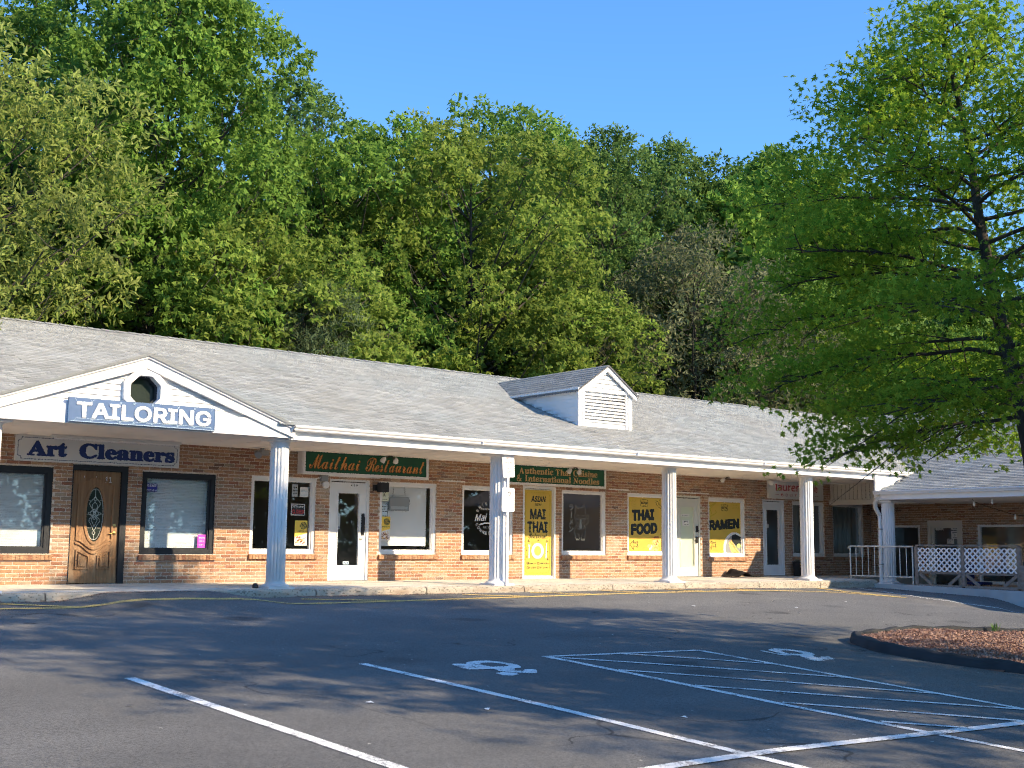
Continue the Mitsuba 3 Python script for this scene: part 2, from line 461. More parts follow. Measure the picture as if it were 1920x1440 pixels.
L3 = [[-1.09, -11.0], [-1.13, -14.5], [-1.07, -16.1], [-1.0, -18.0]]
HR = [[1.152, -11.25], [1.112, -13.65], [1.11, -15.95]]
for pts, w in (([[-5.834, -10.75], [-5.803, -13.374], [-5.781, -15.117], [-5.76, -16.0]], .11), ([[-3.345, -10.74], [-3.31, -13.9], [-3.356, -16.017], [-3.4, -18.0]], .105),
               (L3, .105), ([[-1.13, -11.03], [1.16, -11.28]], .09), (HR, .09)):
    line_mark('parking_line', pts, w, 'white_marking')
for pts in ([[-9, -16.04], [-4.238, -15.969], [-3.0, -15.93], [1.2, -15.97], [3.2, -16.0]],):
    line_mark('parking_line', pts, .12, 'white_marking', .009)
for pts in ([[-.041, -11.212], [.546, -11.83], [1.09, -12.50]], [[-1.0, -11.2], [.1, -12.43], [1.12, -13.6]], [[-1.06, -12.19], [.033, -13.43], [1.1, -14.63]],
            [[-1.07, -13.3], [-.038, -14.41], [1.09, -15.56]], [[-1.05, -14.37], [-.289, -15.16], [.42, -15.9]], [[-1.02, -15.41], [-.5, -15.9]]):
    line_mark('hatch_line', pts, .075, 'white_marking', .007)
yel = [[-9, -3.75], [-4.983, -3.763], [-4.0, -3.85], [-3.3, -3.95], [-2.3, -3.95], [-1.7, -4.05], [-1.0, -4.12], [-.2, -4.1], [1.2, -4.05], [3.0, -3.907], [4.69, -3.80], [7.76, -3.55], [9.35, -3.54], [11.5, -3.46], [12.77, -3.69], [13.576, -4.1], [13.85, -4.95], [13.95, -5.7]]
line_mark('yellow_curb_line', yel, .17, 'yellow_marking')
for pts in ([[-4.77, -3.02], [-3.9, -3.8]], [[.03, -3.31], [1.58, -4.0]], [[3.55, -3.11], [4.65, -3.78]], [[5.34, -2.92], [6.38, -3.6]], [[7.3, -2.86], [7.95, -3.5]], [[9.2, -2.86], [9.74, -3.5]], [[11.1, -2.86], [11.6, -3.42]], [[14.5, -2.86], [14.1, -4.0], [13.97, -5.56]]):
    line_mark('yellow_hatch_line', pts, .14, 'yellow_marking', .008)
line_mark('faded_edge_line', [[16.0, -2.95], [15.2, -4.6], [14.4, -6.0], [14.85, -6.55], [15.75, -6.85], [15.83, -7.5]], .06, 'white_marking')


def symbol(outline, hole, head):
    s = Polygon(outline).buffer(0).difference(Polygon(hole).buffer(0)).union(Polygon(head).buffer(0.02))
    put('wheelchair_symbol', drape(s), 'white_marking', LOT)


symbol([[-2.499, -11.146], [-2.421, -11.134], [-2.327, -11.217], [-2.433, -11.481], [-2.412, -11.49], [-2.324, -11.174], [-2.272, -11.104], [-2.105, -11.033], [-1.952, -11.072], [-1.853, -11.229], [-1.851, -11.456], [-1.914, -11.606], [-1.977, -11.667], [-2.05, -11.659], [-2.16, -11.805], [-2.11, -11.866], [-1.999, -11.764], [-1.912, -11.799], [-1.926, -11.877], [-2.067, -12.047], [-2.158, -12.011], [-2.266, -11.886], [-2.349, -11.77], [-2.297, -11.623], [-2.421, -11.593], [-2.564, -11.555], [-2.579, -11.464]],
       [[-2.143, -11.18], [-2.02, -11.207], [-1.949, -11.35], [-1.987, -11.49], [-2.081, -11.517], [-2.216, -11.462], [-2.22, -11.329]],
       [[-2.456, -11.89], [-2.357, -11.869], [-2.293, -11.936], [-2.317, -12.027], [-2.412, -12.068], [-2.478, -12.022]])
symbol([[1.908, -11.616], [1.981, -11.606], [1.949, -11.785], [1.92, -11.875], [1.984, -11.923], [2.021, -11.785], [2.074, -11.623], [2.163, -11.549], [2.312, -11.521], [2.435, -11.618], [2.48, -11.793], [2.46, -11.991], [2.354, -12.129], [2.253, -12.167], [2.145, -12.298], [2.173, -12.356], [2.273, -12.272], [2.388, -12.288], [2.25, -12.502], [2.131, -12.505], [2.061, -12.456], [2.019, -12.394], [1.977, -12.309], [1.97, -12.235], [2.061, -12.098], [1.894, -12.053], [1.857, -11.976]],
       [[2.181, -11.713], [2.284, -11.697], [2.339, -11.821], [2.291, -12.007], [2.176, -12.016], [2.076, -11.931]],
       [[1.901, -12.352], [1.998, -12.363], [2.027, -12.467], [1.993, -12.524], [1.89, -12.51], [1.882, -12.438]])

# sidewalk slab and curb stones
EX = 17.05
sw = MB()
sw.profile([(0.3, 0.0), (0.3, -0.5), (-2.60, -0.5), (-2.60, -0.028)], -16, 17.3, 'x')
sw.box(17.3, 21.2, -1.9, 0.3, -0.9, -0.003)
SIDE = put('sidewalk', sw, 'concrete', kind='structure')
joints = [-16, -13.2, -10.8, -8.5, -6.2, -4.05, -1.75, .6, 2.95, 5.3, 7.7, 9.9, 12.4, 14.7, EX]
rc = np.random.default_rng(5)
for a, b in zip(joints[:-1], joints[1:]):
    nx = max(6, int((b - a) / 0.06))
    X = np.linspace(a + .012, b - .012, nx)
    prof = np.array([(-2.604, -.030), (-2.70, -.031), (-2.765, -.038), (-2.79, -.062), (-2.797, -.10), (-2.80, -.14), (-2.80, -.20), (-2.80, -.45)])
    v = np.array([[x, y, z] for x in X for y, z in prof])
    q = meshkit.fbm(v * 9, 3, 2)
    v[:, 1] -= (q - .5) * .022 * (v[:, 1] < -2.69); v[:, 2] += (meshkit.fbm(v * 7, 3, 8) - .5) * .016
    n = len(prof)
    f = np.array([[i * n + k, (i + 1) * n + k, (i + 1) * n + k + 1, i * n + k + 1] for i in range(nx - 1) for k in range(n - 1)])
    mb = MB(); mb.add(v, f)
    for e, s in ((0, 1), (nx - 1, -1)):
        ring = v[e * n:(e + 1) * n]; c = np.vstack([ring, [[ring[0][0], -2.604, -.45]]])
        ff = np.array([[len(c) - 1, k, k + 1] for k in range(len(c) - 2)])
        mb.add(c, ff if s > 0 else ff[:, ::-1])
    put('curb_stone', mb, 'curb_concrete', SIDE)
# gutter litter along the curb foot
lit = MB(); rl = np.random.default_rng(17)
for _ in range(1500):
    x = rl.uniform(-6, 13); d = rl.exponential(.05)
    if meshkit.noise(np.array([[x * .8, 3, 0]]))[0] < .42: continue
    y = -2.815 - d; s = rl.uniform(.012, .035); a = rl.uniform(0, 6.3)
    z = float(ground(x, y)) + .006
    c, sn = math.cos(a) * s, math.sin(a) * s
    lit.add([[x - c, y - sn, z], [x + sn * .4, y - c * .4, z + s * .35], [x + c, y + sn, z + .004], [x - sn * .4, y + c * .4, z + .002]], [[0, 1, 2, 3]], (rl.random(), rl.random()))
put('leaf_litter', lit, 'mulch', kind='stuff', label='thin brown leaf litter lying along the foot of the kerb', cat='leaf litter')

sc_ = MB(); rs_ = np.random.default_rng(91)
for x, y in [(6.34, -6.37), (7.26, -8.03), (9.0, -6.0), (8.2, -7.2), (-4.6, -12.9), (-3.9, -13.6), (-1.9, -9.2), (1.3, -9.6), (2.4, -13.2), (-6.4, -12.2), (10.8, -6.4), (5.1, -7.7), (-2.6, -14.6), (-.6, -14.0)]:
    z = float(ground(x, y)) + .006; a = rs_.uniform(0, 6); w_ = rs_.uniform(.02, .06); c, q = math.cos(a) * w_, math.sin(a) * w_
    sc_.add([[x - c, y - q, z], [x + q * .5, y - c * .5, z + .012], [x + c, y + q, z + .003], [x - q * .5, y + c * .5, z + .004]], [[0, 1, 2, 3]])
put('paper_scraps', sc_, 'paper', kind='stuff', label='tiny pale scraps of paper scattered over the asphalt', cat='litter')

# planting island in the lot
isl = Polygon([[4.9, -11.15], [4.3, -11.22], [3.93, -11.5], [3.46, -12.21], [3.32, -13.15], [3.5, -14.17], [3.9, -16], [4.6, -17.6], [6.2, -18.3], [8.2, -17.6], [9.2, -15.8], [9.0, -13.6], [8.4, -12.6], [7.61, -11.9], [6.75, -11.36], [5.87, -11.02]]).buffer(.3).buffer(-.3)
ring = np.array(isl.exterior.coords)[:-1]
ring = np.array([isl.exterior.interpolate(t, normalized=True).coords[0] for t in np.linspace(0, 1, 121)[:-1]])
cen = np.array(isl.centroid.coords[0])
mb = MB(); prof = [(0, -.3), (0, 0.0), (.03, .10), (.07, .125), (.15, .12), (.17, .04)]
nrm = []
for i in range(len(ring)):
    t = ring[(i + 1) % 120] - ring[i - 1]; t /= np.linalg.norm(t); nn = np.array([-t[1], t[0]])
    nrm.append(nn if nn @ (cen - ring[i]) > 0 else -nn)
v = []
for i in range(120):
    for d, h in prof:
        q = ring[i] + nrm[i] * d
        v.append([q[0], q[1], float(ground(*ring[i])) + h + (.012 * math.sin(i * 1.7) if h > .05 else 0)])
n = len(prof)
mb.add(v, [[i * n + k, ((i + 1) % 120) * n + k, ((i + 1) % 120) * n + k + 1, i * n + k + 1] for i in range(120) for k in range(n - 1)])
ISL = put('planting_island', mb, 'shaded_black_curb', smooth=50, kind='structure')


def bed_z(x, y):
    dd = np.array([isl.exterior.distance(Point(a, b)) for a, b in zip(np.ravel(x), np.ravel(y))]).reshape(np.shape(x))
    return ground(x, y) + .075 + .055 * sst(.1, 1.8, dd) + .05 * (meshkit.noise(np.stack([x * 1.3, y * 1.3, 0 * x], -1)) - .5)


bx, by = np.arange(3.2, 10, .2), np.arange(-18.4, -10, .2)
X, Y = np.meshgrid(bx, by)
inn = isl.buffer(-.12)
keep = [inn.contains(Point(a, b)) or inn.distance(Point(a, b)) < .2 for a, b in zip(X.ravel(), Y.ravel())]
bv, bf = grid(bx, by, bed_z)
keep = np.array(keep); bf = bf[keep[bf].all(1)]
cl = np.array([inn.contains(Point(a, b)) for a, b in bv[:, :2]])
bv[~cl, 2] -= .09
put('mulch_bed', (bv, bf, np.zeros((len(bv), 2))), 'mulch_bed', ISL, smooth=True)
rm = np.random.default_rng(3); chips = MB(); P2 = rm.uniform([3.2, -16.5], [9.9, -10.0], (60000, 2))
P2 = np.array([q for q in P2 if inn.contains(Point(q))])
zz = bed_z(P2[:, 0], P2[:, 1])
C = np.column_stack([P2, zz + .012]); nC = len(C)
ax = rm.normal(size=(nC, 3)) * [1, 1, .45]; ax /= np.linalg.norm(ax, axis=1, keepdims=True)
sd = np.cross(ax, [0, 0, 1] + rm.normal(size=(nC, 3)) * .35); sd /= np.linalg.norm(sd, axis=1, keepdims=True)
ln = rm.uniform(.010, .026, (nC, 1)); wd = rm.uniform(.005, .011, (nC, 1))
vv = np.stack([C - ax * ln - sd * wd, C + ax * ln - sd * wd, C + ax * ln + sd * wd, C - ax * ln + sd * wd], 1).reshape(-1, 3)
ii = np.arange(nC) * 4
put('bark_mulch', (vv, np.vstack([np.stack([ii, ii + 1, ii + 2], 1), np.stack([ii, ii + 2, ii + 3], 1)]), np.repeat(rm.random((nC, 2)), 4, 0)), 'mulch', kind='stuff', label='reddish brown bark mulch spread over the planting island', cat='mulch')

wd_ = MB(); rw_ = np.random.default_rng(12)
for x, y in ((7.0, -11.85),):
    z = float(bed_z(np.array([[x]]), np.array([[y]]))[0, 0])
    for _ in range(14):
        a = rw_.uniform(0, 6.28); l_ = rw_.uniform(.07, .18); d = np.array([math.cos(a) * .5, math.sin(a) * .5, .9]); sd_ = np.array([-math.sin(a), math.cos(a), 0]) * .012
        p = np.array([x + rw_.normal() * .02, y + rw_.normal() * .02, z])
        wd_.add([p - sd_ * .5, p + d * l_ * .6 + sd_, p + d * l_, p + d * l_ * .6 - sd_], [[0, 1, 2, 3]], (rw_.random(), rw_.random()))
put('weeds', wd_, 'leaf_deep', kind='stuff', label='small tuft of weeds at the far edge of the mulched island', cat='weeds')

# ------------------------------------------------------------------ the building
MALL = thing('strip_mall', 'long single-storey brick shopping plaza with white columns and grey shingle roof', 'building')
CRS, BRK, JNT = 2.60 / 39, 0.2127, 0.0115
ZS = 2.58                                   # soffit height
WX = 20.8                                   # corner with the side wing


def lay_bricks(openings, u0, u1, z0, z1, out, mortar_key, seed, M, o, view):
    """Running-bond bricks round the openings: the biggest in the picture each their own part, the rest one part."""
    r = np.random.default_rng(seed); rows = []
    k = 0; z = z0
    while z < z1 - .02:
        za, zb = z, min(z + CRS - JNT, z1)
        cuts = sorted([(a, b) for a, b, c, d in openings if c < (za + zb) / 2 < d])
        free, s = [], u0
        for a, b in cuts:
            if a > s: free.append((s, a))
            s = max(s, b)
        if s < u1: free.append((s, u1))
        off = (k % 2) * BRK / 2
        for a, b in free:
            i = math.floor((a - off) / BRK)
            while True:
                p, q = off + i * BRK, off + (i + 1) * BRK - JNT
                i += 1
                if p > b: break
                p, q = max(p, a), min(q, b)
                if q - p > .035: rows.append((p, q, za, zb))
        z += CRS; k += 1
    rows = np.array(rows)
    d = view(rows)
    order = np.argsort(d)
    first = set(order[:300].tolist())
    rest = MB()
    for i, (p, q, za, zb) in enumerate(rows):
        jit = r.uniform(-.0025, .0025)
        mb = MB() if i in first else rest
        uvv = (r.random(), r.random())
        c = .003
        x = np.array([[p, za, -.1], [q, za, -.1], [q, zb, -.1], [p, zb, -.1], [p, za, jit - c], [q, za, jit - c], [q, zb, jit - c], [p, zb, jit - c],
                      [p + c, za + c, jit], [q - c, za + c, jit], [q - c, zb - c, jit], [p + c, zb - c, jit]])
        f = np.array([[8, 9, 10, 11], [4, 5, 9, 8], [5, 6, 10, 9], [6, 7, 11, 10], [7, 4, 8, 11], [0, 1, 5, 4], [1, 2, 6, 5], [2, 3, 7, 6], [3, 0, 4, 7]])
        mb.add(x @ np.asarray(M).T + np.asarray(o), f, uvv)
        if i in first:
            put('brick', mb, 'brick_clay', mortar_key)
    put('brickwork', rest, 'brick_clay', mortar_key, kind='stuff')


# openings of the front wall: x0, x1, z0, z1
WINS = dict(w1=(-4.58, -3.12, .53, 2.04), w2=(-1.51, -.05, .53, 2.04), w3=(.69, 2.13, .55, 2.06), w4=(3.65, 5.10, .55, 2.06), w5=(5.79, 7.24, .55, 2.06), w6=(8.70, 10.12, .55, 2.08),
            w7=(10.84, 12.2, .55, 2.07), w8=(13.76, 15.2, .52, 2.04), w9=(17.18, 18.6, .53, 2.05), w10=(18.99, 20.45, .53, 2.05))
DOORS = dict(d11=(-2.79, -1.78, 0, 2.11), dm=(2.44, 3.40, 0, 2.08), dp=(7.52, 8.51, 0, 2.12), d4=(12.55, 13.46, 0, 2.07), dl=(15.92, 16.84, 0, 2.08))
OPS = list(WINS.values()) + list(DOORS.values())
SILLH = .115
bop = OPS + [(a - .02, b + .04, c - SILLH, c + .001) for a, b, c, d in WINS.values()]
wallp = sbox(-16, -.25, WX, 2.75).difference(union_all([sbox(a, c, b, d) for a, b, c, d in OPS]))
WALLK = put('wall', MB().ext(wallp, .194, WALL, (0, .20, 0)), 'mortar', MALL)
lay_bricks(bop, -9.0, WX, .004, 2.62, 0, WALLK, 1, WALL, (0, 0, 0), lambda r: np.hypot((r[:, 0] + r[:, 1]) / 2 - CAM[0], CAM[1]) + 40 * (r[:, 0] < -4.95))

# plain outer shell, party walls, floors and ceilings inside
sh = MB()
sh.box(-16, -15.8, .2, 11, -.3, 2.75); sh.box(-15.8, 26, 10.8, 11, -.3, 2.75)
put('rear_wall', sh, 'mortar', MALL)
sh = MB()
sh.box(-15.8, 30, 4.6, 4.7, -.2, 2.6)
for x in (-12, .25, 10.45, 15.55):
    sh.box(x, x + .1, .215, 4.595, -.2, 2.6)
put('partition_wall', sh, 'interior_dark', MALL)
put('interior_floor', MB().box(-15.8, 20.9, .205, 4.59, -.2, .002), 'interior_floor', MALL)
put('interior_ceiling', MB().box(-15.8, 20.9, .205, 4.59, 2.60, 2.64), 'interior_dark', MALL)

PX0, PX1, PPK = -5.30, 0.0, 3.75             # pediment

# roofs ---------------------------------------------------------------
SL = .358
EY, EZ = -2.95, 2.785                        # eave of the front slope
RY, RZ = 4.0, EZ + SL * (4.0 - EY)
GX, GZ = 17.0, 2.20                         # eave of the side wing, which slopes up towards +x
RX = GX + (RZ - GZ) / SL
VX = GX + (EZ - GZ) / SL                    # the valley starts here on the front eave
nf = np.array([0, -SL, 1]) / math.hypot(1, SL)


def slab(poly_xy, zf, th, name, m='roof_deck'):
    mb = MB(); v2, f2 = trimesh.creation.triangulate_polygon(Polygon(poly_xy), engine='earcut')
    z = np.array([zf(a, b) for a, b in v2])
    top = np.column_stack([v2, z]); bot = top - [0, 0, th]
    mb.add(np.vstack([top, bot]), np.vstack([f2, f2[:, ::-1] + len(top)]))
    k = len(poly_xy); e = np.array(poly_xy, float); zt = np.array([zf(a, b) for a, b in e])
    ev = np.vstack([np.column_stack([e, zt]), np.column_stack([e, zt - th])])
    mb.add(ev, [[i, i + k, (i + 1) % k + k, (i + 1) % k] for i in range(k)])
    return put(name, mb, m, MALL)


ZF = lambda x, y: EZ + SL * (y - EY)
ZW = lambda x, y: GZ + SL * (x - GX)
ROOF = slab([(-16.4, -2.86), (PX0, -2.86), (PX0, -2.6), (PX1, -2.6), (PX1, -2.86), (VX + .09, -2.86), (RX, RY), (-16.4, RY)], lambda x, y: ZF(x, y) - .004, .04, 'roof')
slab([(-16.4, RY), (RX, RY), (RX, 11.3), (-16.4, 11.3)], lambda x, y: RZ - SL * (y - RY), .09, 'rear_roof', 'roof_shingle')
WROOF = slab([(GX - .01, -16), (RX, -16), (RX, RY), (VX, EY), (GX - .01, EY + .0)], lambda x, y: ZW(x, y) - .004, .04, 'wing_roof')
slab([(RX, -16), (30, -16), (30, 11), (RX, RY)], lambda x, y: RZ - SL * (x - RX), .09, 'rear_roof', 'roof_shingle')


def shingles(parent, origin, along, up, nu, nv, seed, wid=.305, exp_=.142, ok=None, dist=None):
    """Overlapping tabs, each with its own butt edge; the largest 300 in the picture are parts, the rest one part."""
    r = np.random.default_rng(seed); along = np.asarray(along, float); up = np.asarray(up, float); nrm = np.cross(along, up)
    if nrm[2] < 0: nrm = -nrm
    I, J = np.meshgrid(np.arange(nu), np.arange(nv)); I, J = I.ravel(), J.ravel()
    off = (J % 2) * .5 * wid + (J * 37 % 11) * .006
    a0 = I * wid + off + .004; a1 = a0 + wid - .008
    b0 = J * exp_ + r.uniform(-.004, .004, len(I)); b1 = (J + 1) * exp_ + .03
    h0 = r.uniform(.011, .017, len(I)); h1 = .002
    o = np.asarray(origin, float)
    pt = lambda a, b, h: o + along * a[:, None] + up * b[:, None] + nrm * np.broadcast_to(h, a.shape)[:, None]
    V = np.stack([pt(a0, b0, h0), pt(a1, b0, h0), pt(a1, b1, h1), pt(a0, b1, h1), pt(a0, b0, h0 * 0), pt(a1, b0, h0 * 0)], 1)
    F = np.array([[0, 1, 2], [0, 2, 3], [4, 5, 1], [4, 1, 0], [4, 0, 3], [5, 2, 1]])
    if np.dot(np.cross(along, up), nrm) < 0: F = F[:, ::-1]
    cen = V[:, :4].mean(1)
    k = np.ones(len(V), bool) if ok is None else ok(cen)
    V, cen = V[k], cen[k]; U = r.random((len(V), 2))
    dd = np.linalg.norm(cen - CAM, axis=1) / np.maximum(.05, ((CAM - cen) @ nrm) / np.linalg.norm(cen - CAM, axis=1)) + 1e3 * (~in_view(cen))
    order = np.argsort(dd); first = order[:dist if dist is not None else 300]; rest = order[len(first):]
    for i in first:
        put('shingle', (V[i], F, np.repeat(U[i][None], 6, 0)), 'roof_shingle', parent)
    if len(rest):
        f = (F[None] + (np.arange(len(rest)) * 6)[:, None, None]).reshape(-1, 3)
        put('shingle_field', (V[rest].reshape(-1, 3), f, np.repeat(U[rest], 6, 0)), 'roof_shingle', parent, kind='stuff')


def in_view(P):
    d = P - CAM; z = d @ FWD; x = (d @ _r) / z; y = (d @ _u) / z
    return (z > 0) & (np.abs(x) < .43) & (np.abs(y) < .325)


L = math.hypot(1, SL)
uf = np.array([0, 1, SL]) / L; uw = np.array([1, 0, SL]) / L
DX0, DX1, DY = 8.32, 9.98, -1.0              # dormer


def okf(c):
    inped = (c[:, 0] > PX0) & (c[:, 0] < PX1) & (c[:, 2] < PPK - (PPK - EZ) * np.abs(c[:, 0] + 2.65) / 2.65 - .01)
    valley = c[:, 0] > c[:, 1] + (VX - EY) + .05
    dorm = (c[:, 0] > DX0 + .08) & (c[:, 0] < DX1 - .08) & (c[:, 1] > DY + .05) & (c[:, 1] < 1.2)
    return ~inped & ~valley & ~dorm & (c[:, 1] < RY + .02)


shingles(ROOF, (-7.6, EY + .03, EZ + .03 * SL), (1, 0, 0), uf, int((RX + 8) / .305), int((RY - EY) * L / .142) + 1, 2, ok=okf)
shingles(WROOF, (GX - .07, -14.2, GZ - .07 * SL), (0, 1, 0), uw, int(18.4 / .305), int((RX - GX) * L / .142) + 2, 3, ok=lambda c: ((c[:, 1] < EY + .05) | (c[:, 0] > c[:, 1] + (VX - EY) - .02)) & (c[:, 0] > GX - .1) & (c[:, 0] < RX))
rd = MB()
for x in np.arange(-7.6, RX - .2, .3):       # ridge caps
    z = RZ + .018
    rd.add([[x, RY - .14, z - .045], [x + .31, RY - .14, z - .055], [x + .31, RY, z], [x, RY, z + .014], [x, RY + .14, z - .045], [x + .31, RY + .14, z - .055]], [[0, 1, 2, 3], [3, 2, 5, 4]], (.2, .3))
put('ridge_cap', rd, 'roof_shingle', ROOF, kind='stuff')

# soffits, beam, fascia and gutter of the front porch
sf = MB()
sf.box(-16, 18.9, -2.72, .03, ZS, ZS + .03)
for x in np.arange(-8, 18.8, .61):           # board joints
    sf.box(x, x + .012, -2.70, -.01, ZS - .004, ZS)
put('soffit', sf, 'soffit_paint', MALL)
fb = MB()
fb.box(0.0, GX, -2.765, -2.70, 2.565, 2.745)
fb.box(0.0, GX + .05, -2.815, -2.70, 2.548, 2.564)
put('fascia_board', fb, 'white_paint', MALL)
gp = [(-2.767, 2.70), (-2.90, 2.70), (-2.915, 2.715), (-2.915, 2.735), (-2.94, 2.755), (-2.95, 2.775), (-2.95, 2.80), (-2.935, 2.80), (-2.935, 2.782), (-2.82, 2.782), (-2.82, 2.80), (-2.767, 2.80)]
put('gutter', MB().profile(gp, .02, VX - .05, 'x'), 'white_trim', MALL)
gs = MB()
for x in (4.1, 8.3, 12.5):
    gs.box(x, x + .025, -2.957, -2.80, 2.695, 2.803)
put('gutter_joint', gs, 'white_trim', MALL)

# pediment over the tailor's shop
PED = thing('strip_mall__pediment', 'white gable with clapboard siding and an octagonal window', None)
labels.pop(PED); say(PED, 'white gable with clapboard siding and an octagonal window')
tri = Polygon([(PX0, 2.60), (PX1, 2.60), (PX1, 2.80), (-2.65, PPK - .04), (PX0, 2.80)])
octo = affinity.rotate(Point(-2.655, 3.17).buffer(.27, quad_segs=2), 22.5)
octo_out = affinity.rotate(Point(-2.655, 3.17).buffer(.385, quad_segs=2), 22.5)
put('backing_board', MB().ext(tri.difference(octo), .05, WALL, (0, -2.67, 0)), 'white_paint', PED)
z = 2.865; i = 0
while z < PPK - .2:
    s = sbox(PX0, z, PX1, z + .083).intersection(Polygon([(PX0 + .5, 2.85), (PX1 - .5, 2.85), (-2.65, PPK - .2)]).buffer(.03)).difference(octo_out.buffer(-.02))
    for g in getattr(s, 'geoms', [s]):
        if g.is_empty or g.area < .003: continue
        mb = MB().ext(g, .026, WALL, (0, -2.722, 0))
        for v in mb.v: v[:, 1] += np.where(v[:, 1] < -2.728, (v[:, 2] - z) / .098 * .016, 0)
        put('siding_board', mb, 'white_paint', PED)
    z += .098
bb = MB().box(PX0, PX1, -2.80, -2.726, 2.575, 2.872)
put('frieze_board', bb, 'white_paint', PED)
for s in (-1, 1):
    k = (PPK - EZ) / 2.65
    e = -2.65 + s * 2.72
    rk = Polygon([(-2.65, PPK), (e, PPK - k * 2.72), (e, PPK - k * 2.72 - .19), (-2.65, PPK - .21)])
    put('rake_board', MB().ext(rk, .07, WALL, (0, -2.775, 0)), 'white_paint', PED)
    rk2 = Polygon([(-2.65, PPK + .02), (e + s * .03, PPK + .02 - k * 2.75), (e + s * .03, PPK - .045 - k * 2.75), (-2.65, PPK - .045)])
    put('rake_moulding', MB().ext(rk2, .035, WALL, (0, -2.846, 0)), 'white_trim', PED)
    # little gable roof running back into the main slope
    mb = MB(); yb = EY + (PPK - EZ) / SL
    tp = np.array([[-2.65, -2.905, PPK + .035], [e + s * .05, -2.905, PPK + .035 - k * 2.77], [e + s * .05, EY + .05, PPK + .035 - k * 2.77], [-2.65, yb + .1, PPK + .035]])
    lo = tp - [0, 0, .05]
    mb.add(np.vstack([tp, lo]), [[0, 1, 2, 3], [4, 7, 6, 5], [0, 4, 5, 1], [1, 5, 6, 2], [2, 6, 7, 3], [3, 7, 4, 0]], (.35, .4))
    put('gable_roof', mb, 'roof_shingle', PED)
OCT = put('octagon_window', MB().ext(octo_out.difference(octo), .09, WALL, (0, -2.735, 0)), 'white_trim', PED)
put('pane', MB().ext(octo.buffer(.01), .006, WALL, (0, -2.60, 0)), 'dark_glass_inlay', OCT)
put('glazing_bead', MB().ext(octo.difference(octo.buffer(-.035)), .03, WALL, (0, -2.64, 0)), 'black_trim', OCT)
# end return of the beam beside the first column
put('beam_return', MB().add([[-.03, -2.80, 2.575], [-.03, -2.80, 2.60], [0, -2.95, 2.78], [0, -2.80, 2.78]], [[0, 1, 2], [0, 2, 3]]), 'white_paint', PED)
put('gutter_end_cap', MB().profile(gp, .0, .018, 'x'), 'grey_metal', MALL)

# dormer
DOR = thing('strip_mall__dormer', 'small white louvred dormer with its own gable on the shingle roof', None)
labels.pop(DOR); say(DOR, 'small white louvred dormer with its own gable on the shingle roof')
DE, DP = 4.36, 4.93
dm = (DX0 + DX1) / 2
zb = ZF(0, DY)
face = Polygon([(DX0, zb - .1), (DX1, zb - .1), (DX1, DE), (dm, DP - .05), (DX0, DE)])
lx0, lx1, lz0, lz1 = DX0 + .18, DX1 - .18, zb + .12, DE - .06
put('front_wall', MB().ext(face.difference(sbox(lx0, lz0, lx1, lz1)), .06, WALL, (0, DY + .06, 0)), 'white_paint', DOR)
z = lz0
for j in range(9):
    h = (lz1 - lz0) / 9
    za = lz0 + j * h
    put('louvre_slat', MB().add([[lx0, DY - .028, za], [lx1, DY - .028, za + (.02 if j == 7 else 0)], [lx1, DY + .05, za + h * 1.02], [lx0, DY + .05, za + h * 1.02], [lx0, DY - .018, za - .006], [lx1, DY - .018, za - .006 + (.02 if j == 7 else 0)], [lx1, DY + .06, za + h], [lx0, DY + .06, za + h]],
        [[0, 1, 2, 3], [7, 6, 5, 4], [4, 5, 1, 0], [0, 3, 7, 4], [5, 6, 2, 1]]), 'white_paint', DOR)
put('louvre_box', MB().box(lx0, lx1, DY + .07, DY + .09, lz0, lz1), 'interior_dark', DOR)
tr = MB()
tr.box(DX0 - .02, DX0 + .09, DY - .03, DY - .001, zb - .1, DE - .03); tr.box(DX1 - .09, DX1 + .02, DY - .03, DY - .001, zb - .1, DE - .03)
tr.box(DX0 + .13, DX0 + .18, DY - .025, DY - .001, zb - .02, DE - .05); tr.box(DX1 - .18, DX1 - .13, DY - .025, DY - .001, zb - .02, DE - .05)
tr.box(DX0 + .092, DX1 - .092, DY - .045, DY - .031, DE - .05, DE + .04)
put('corner_board', tr, 'white_trim', DOR)
for j in range(4):
    za = DE + .06 + j * .105
    hw = (DP - .12 - za) / (DP - DE) * .83
    if hw < .06: break
    put('siding_board', MB().add([[dm - hw, DY - .034, za], [dm + hw, DY - .034, za], [dm + hw * .87, DY - .012, za + .09], [dm - hw * .87, DY - .012, za + .09], [dm - hw, DY - .004, za], [dm + hw, DY - .004, za]], [[0, 1, 2, 3], [4, 5, 1, 0]]), 'white_paint', DOR)
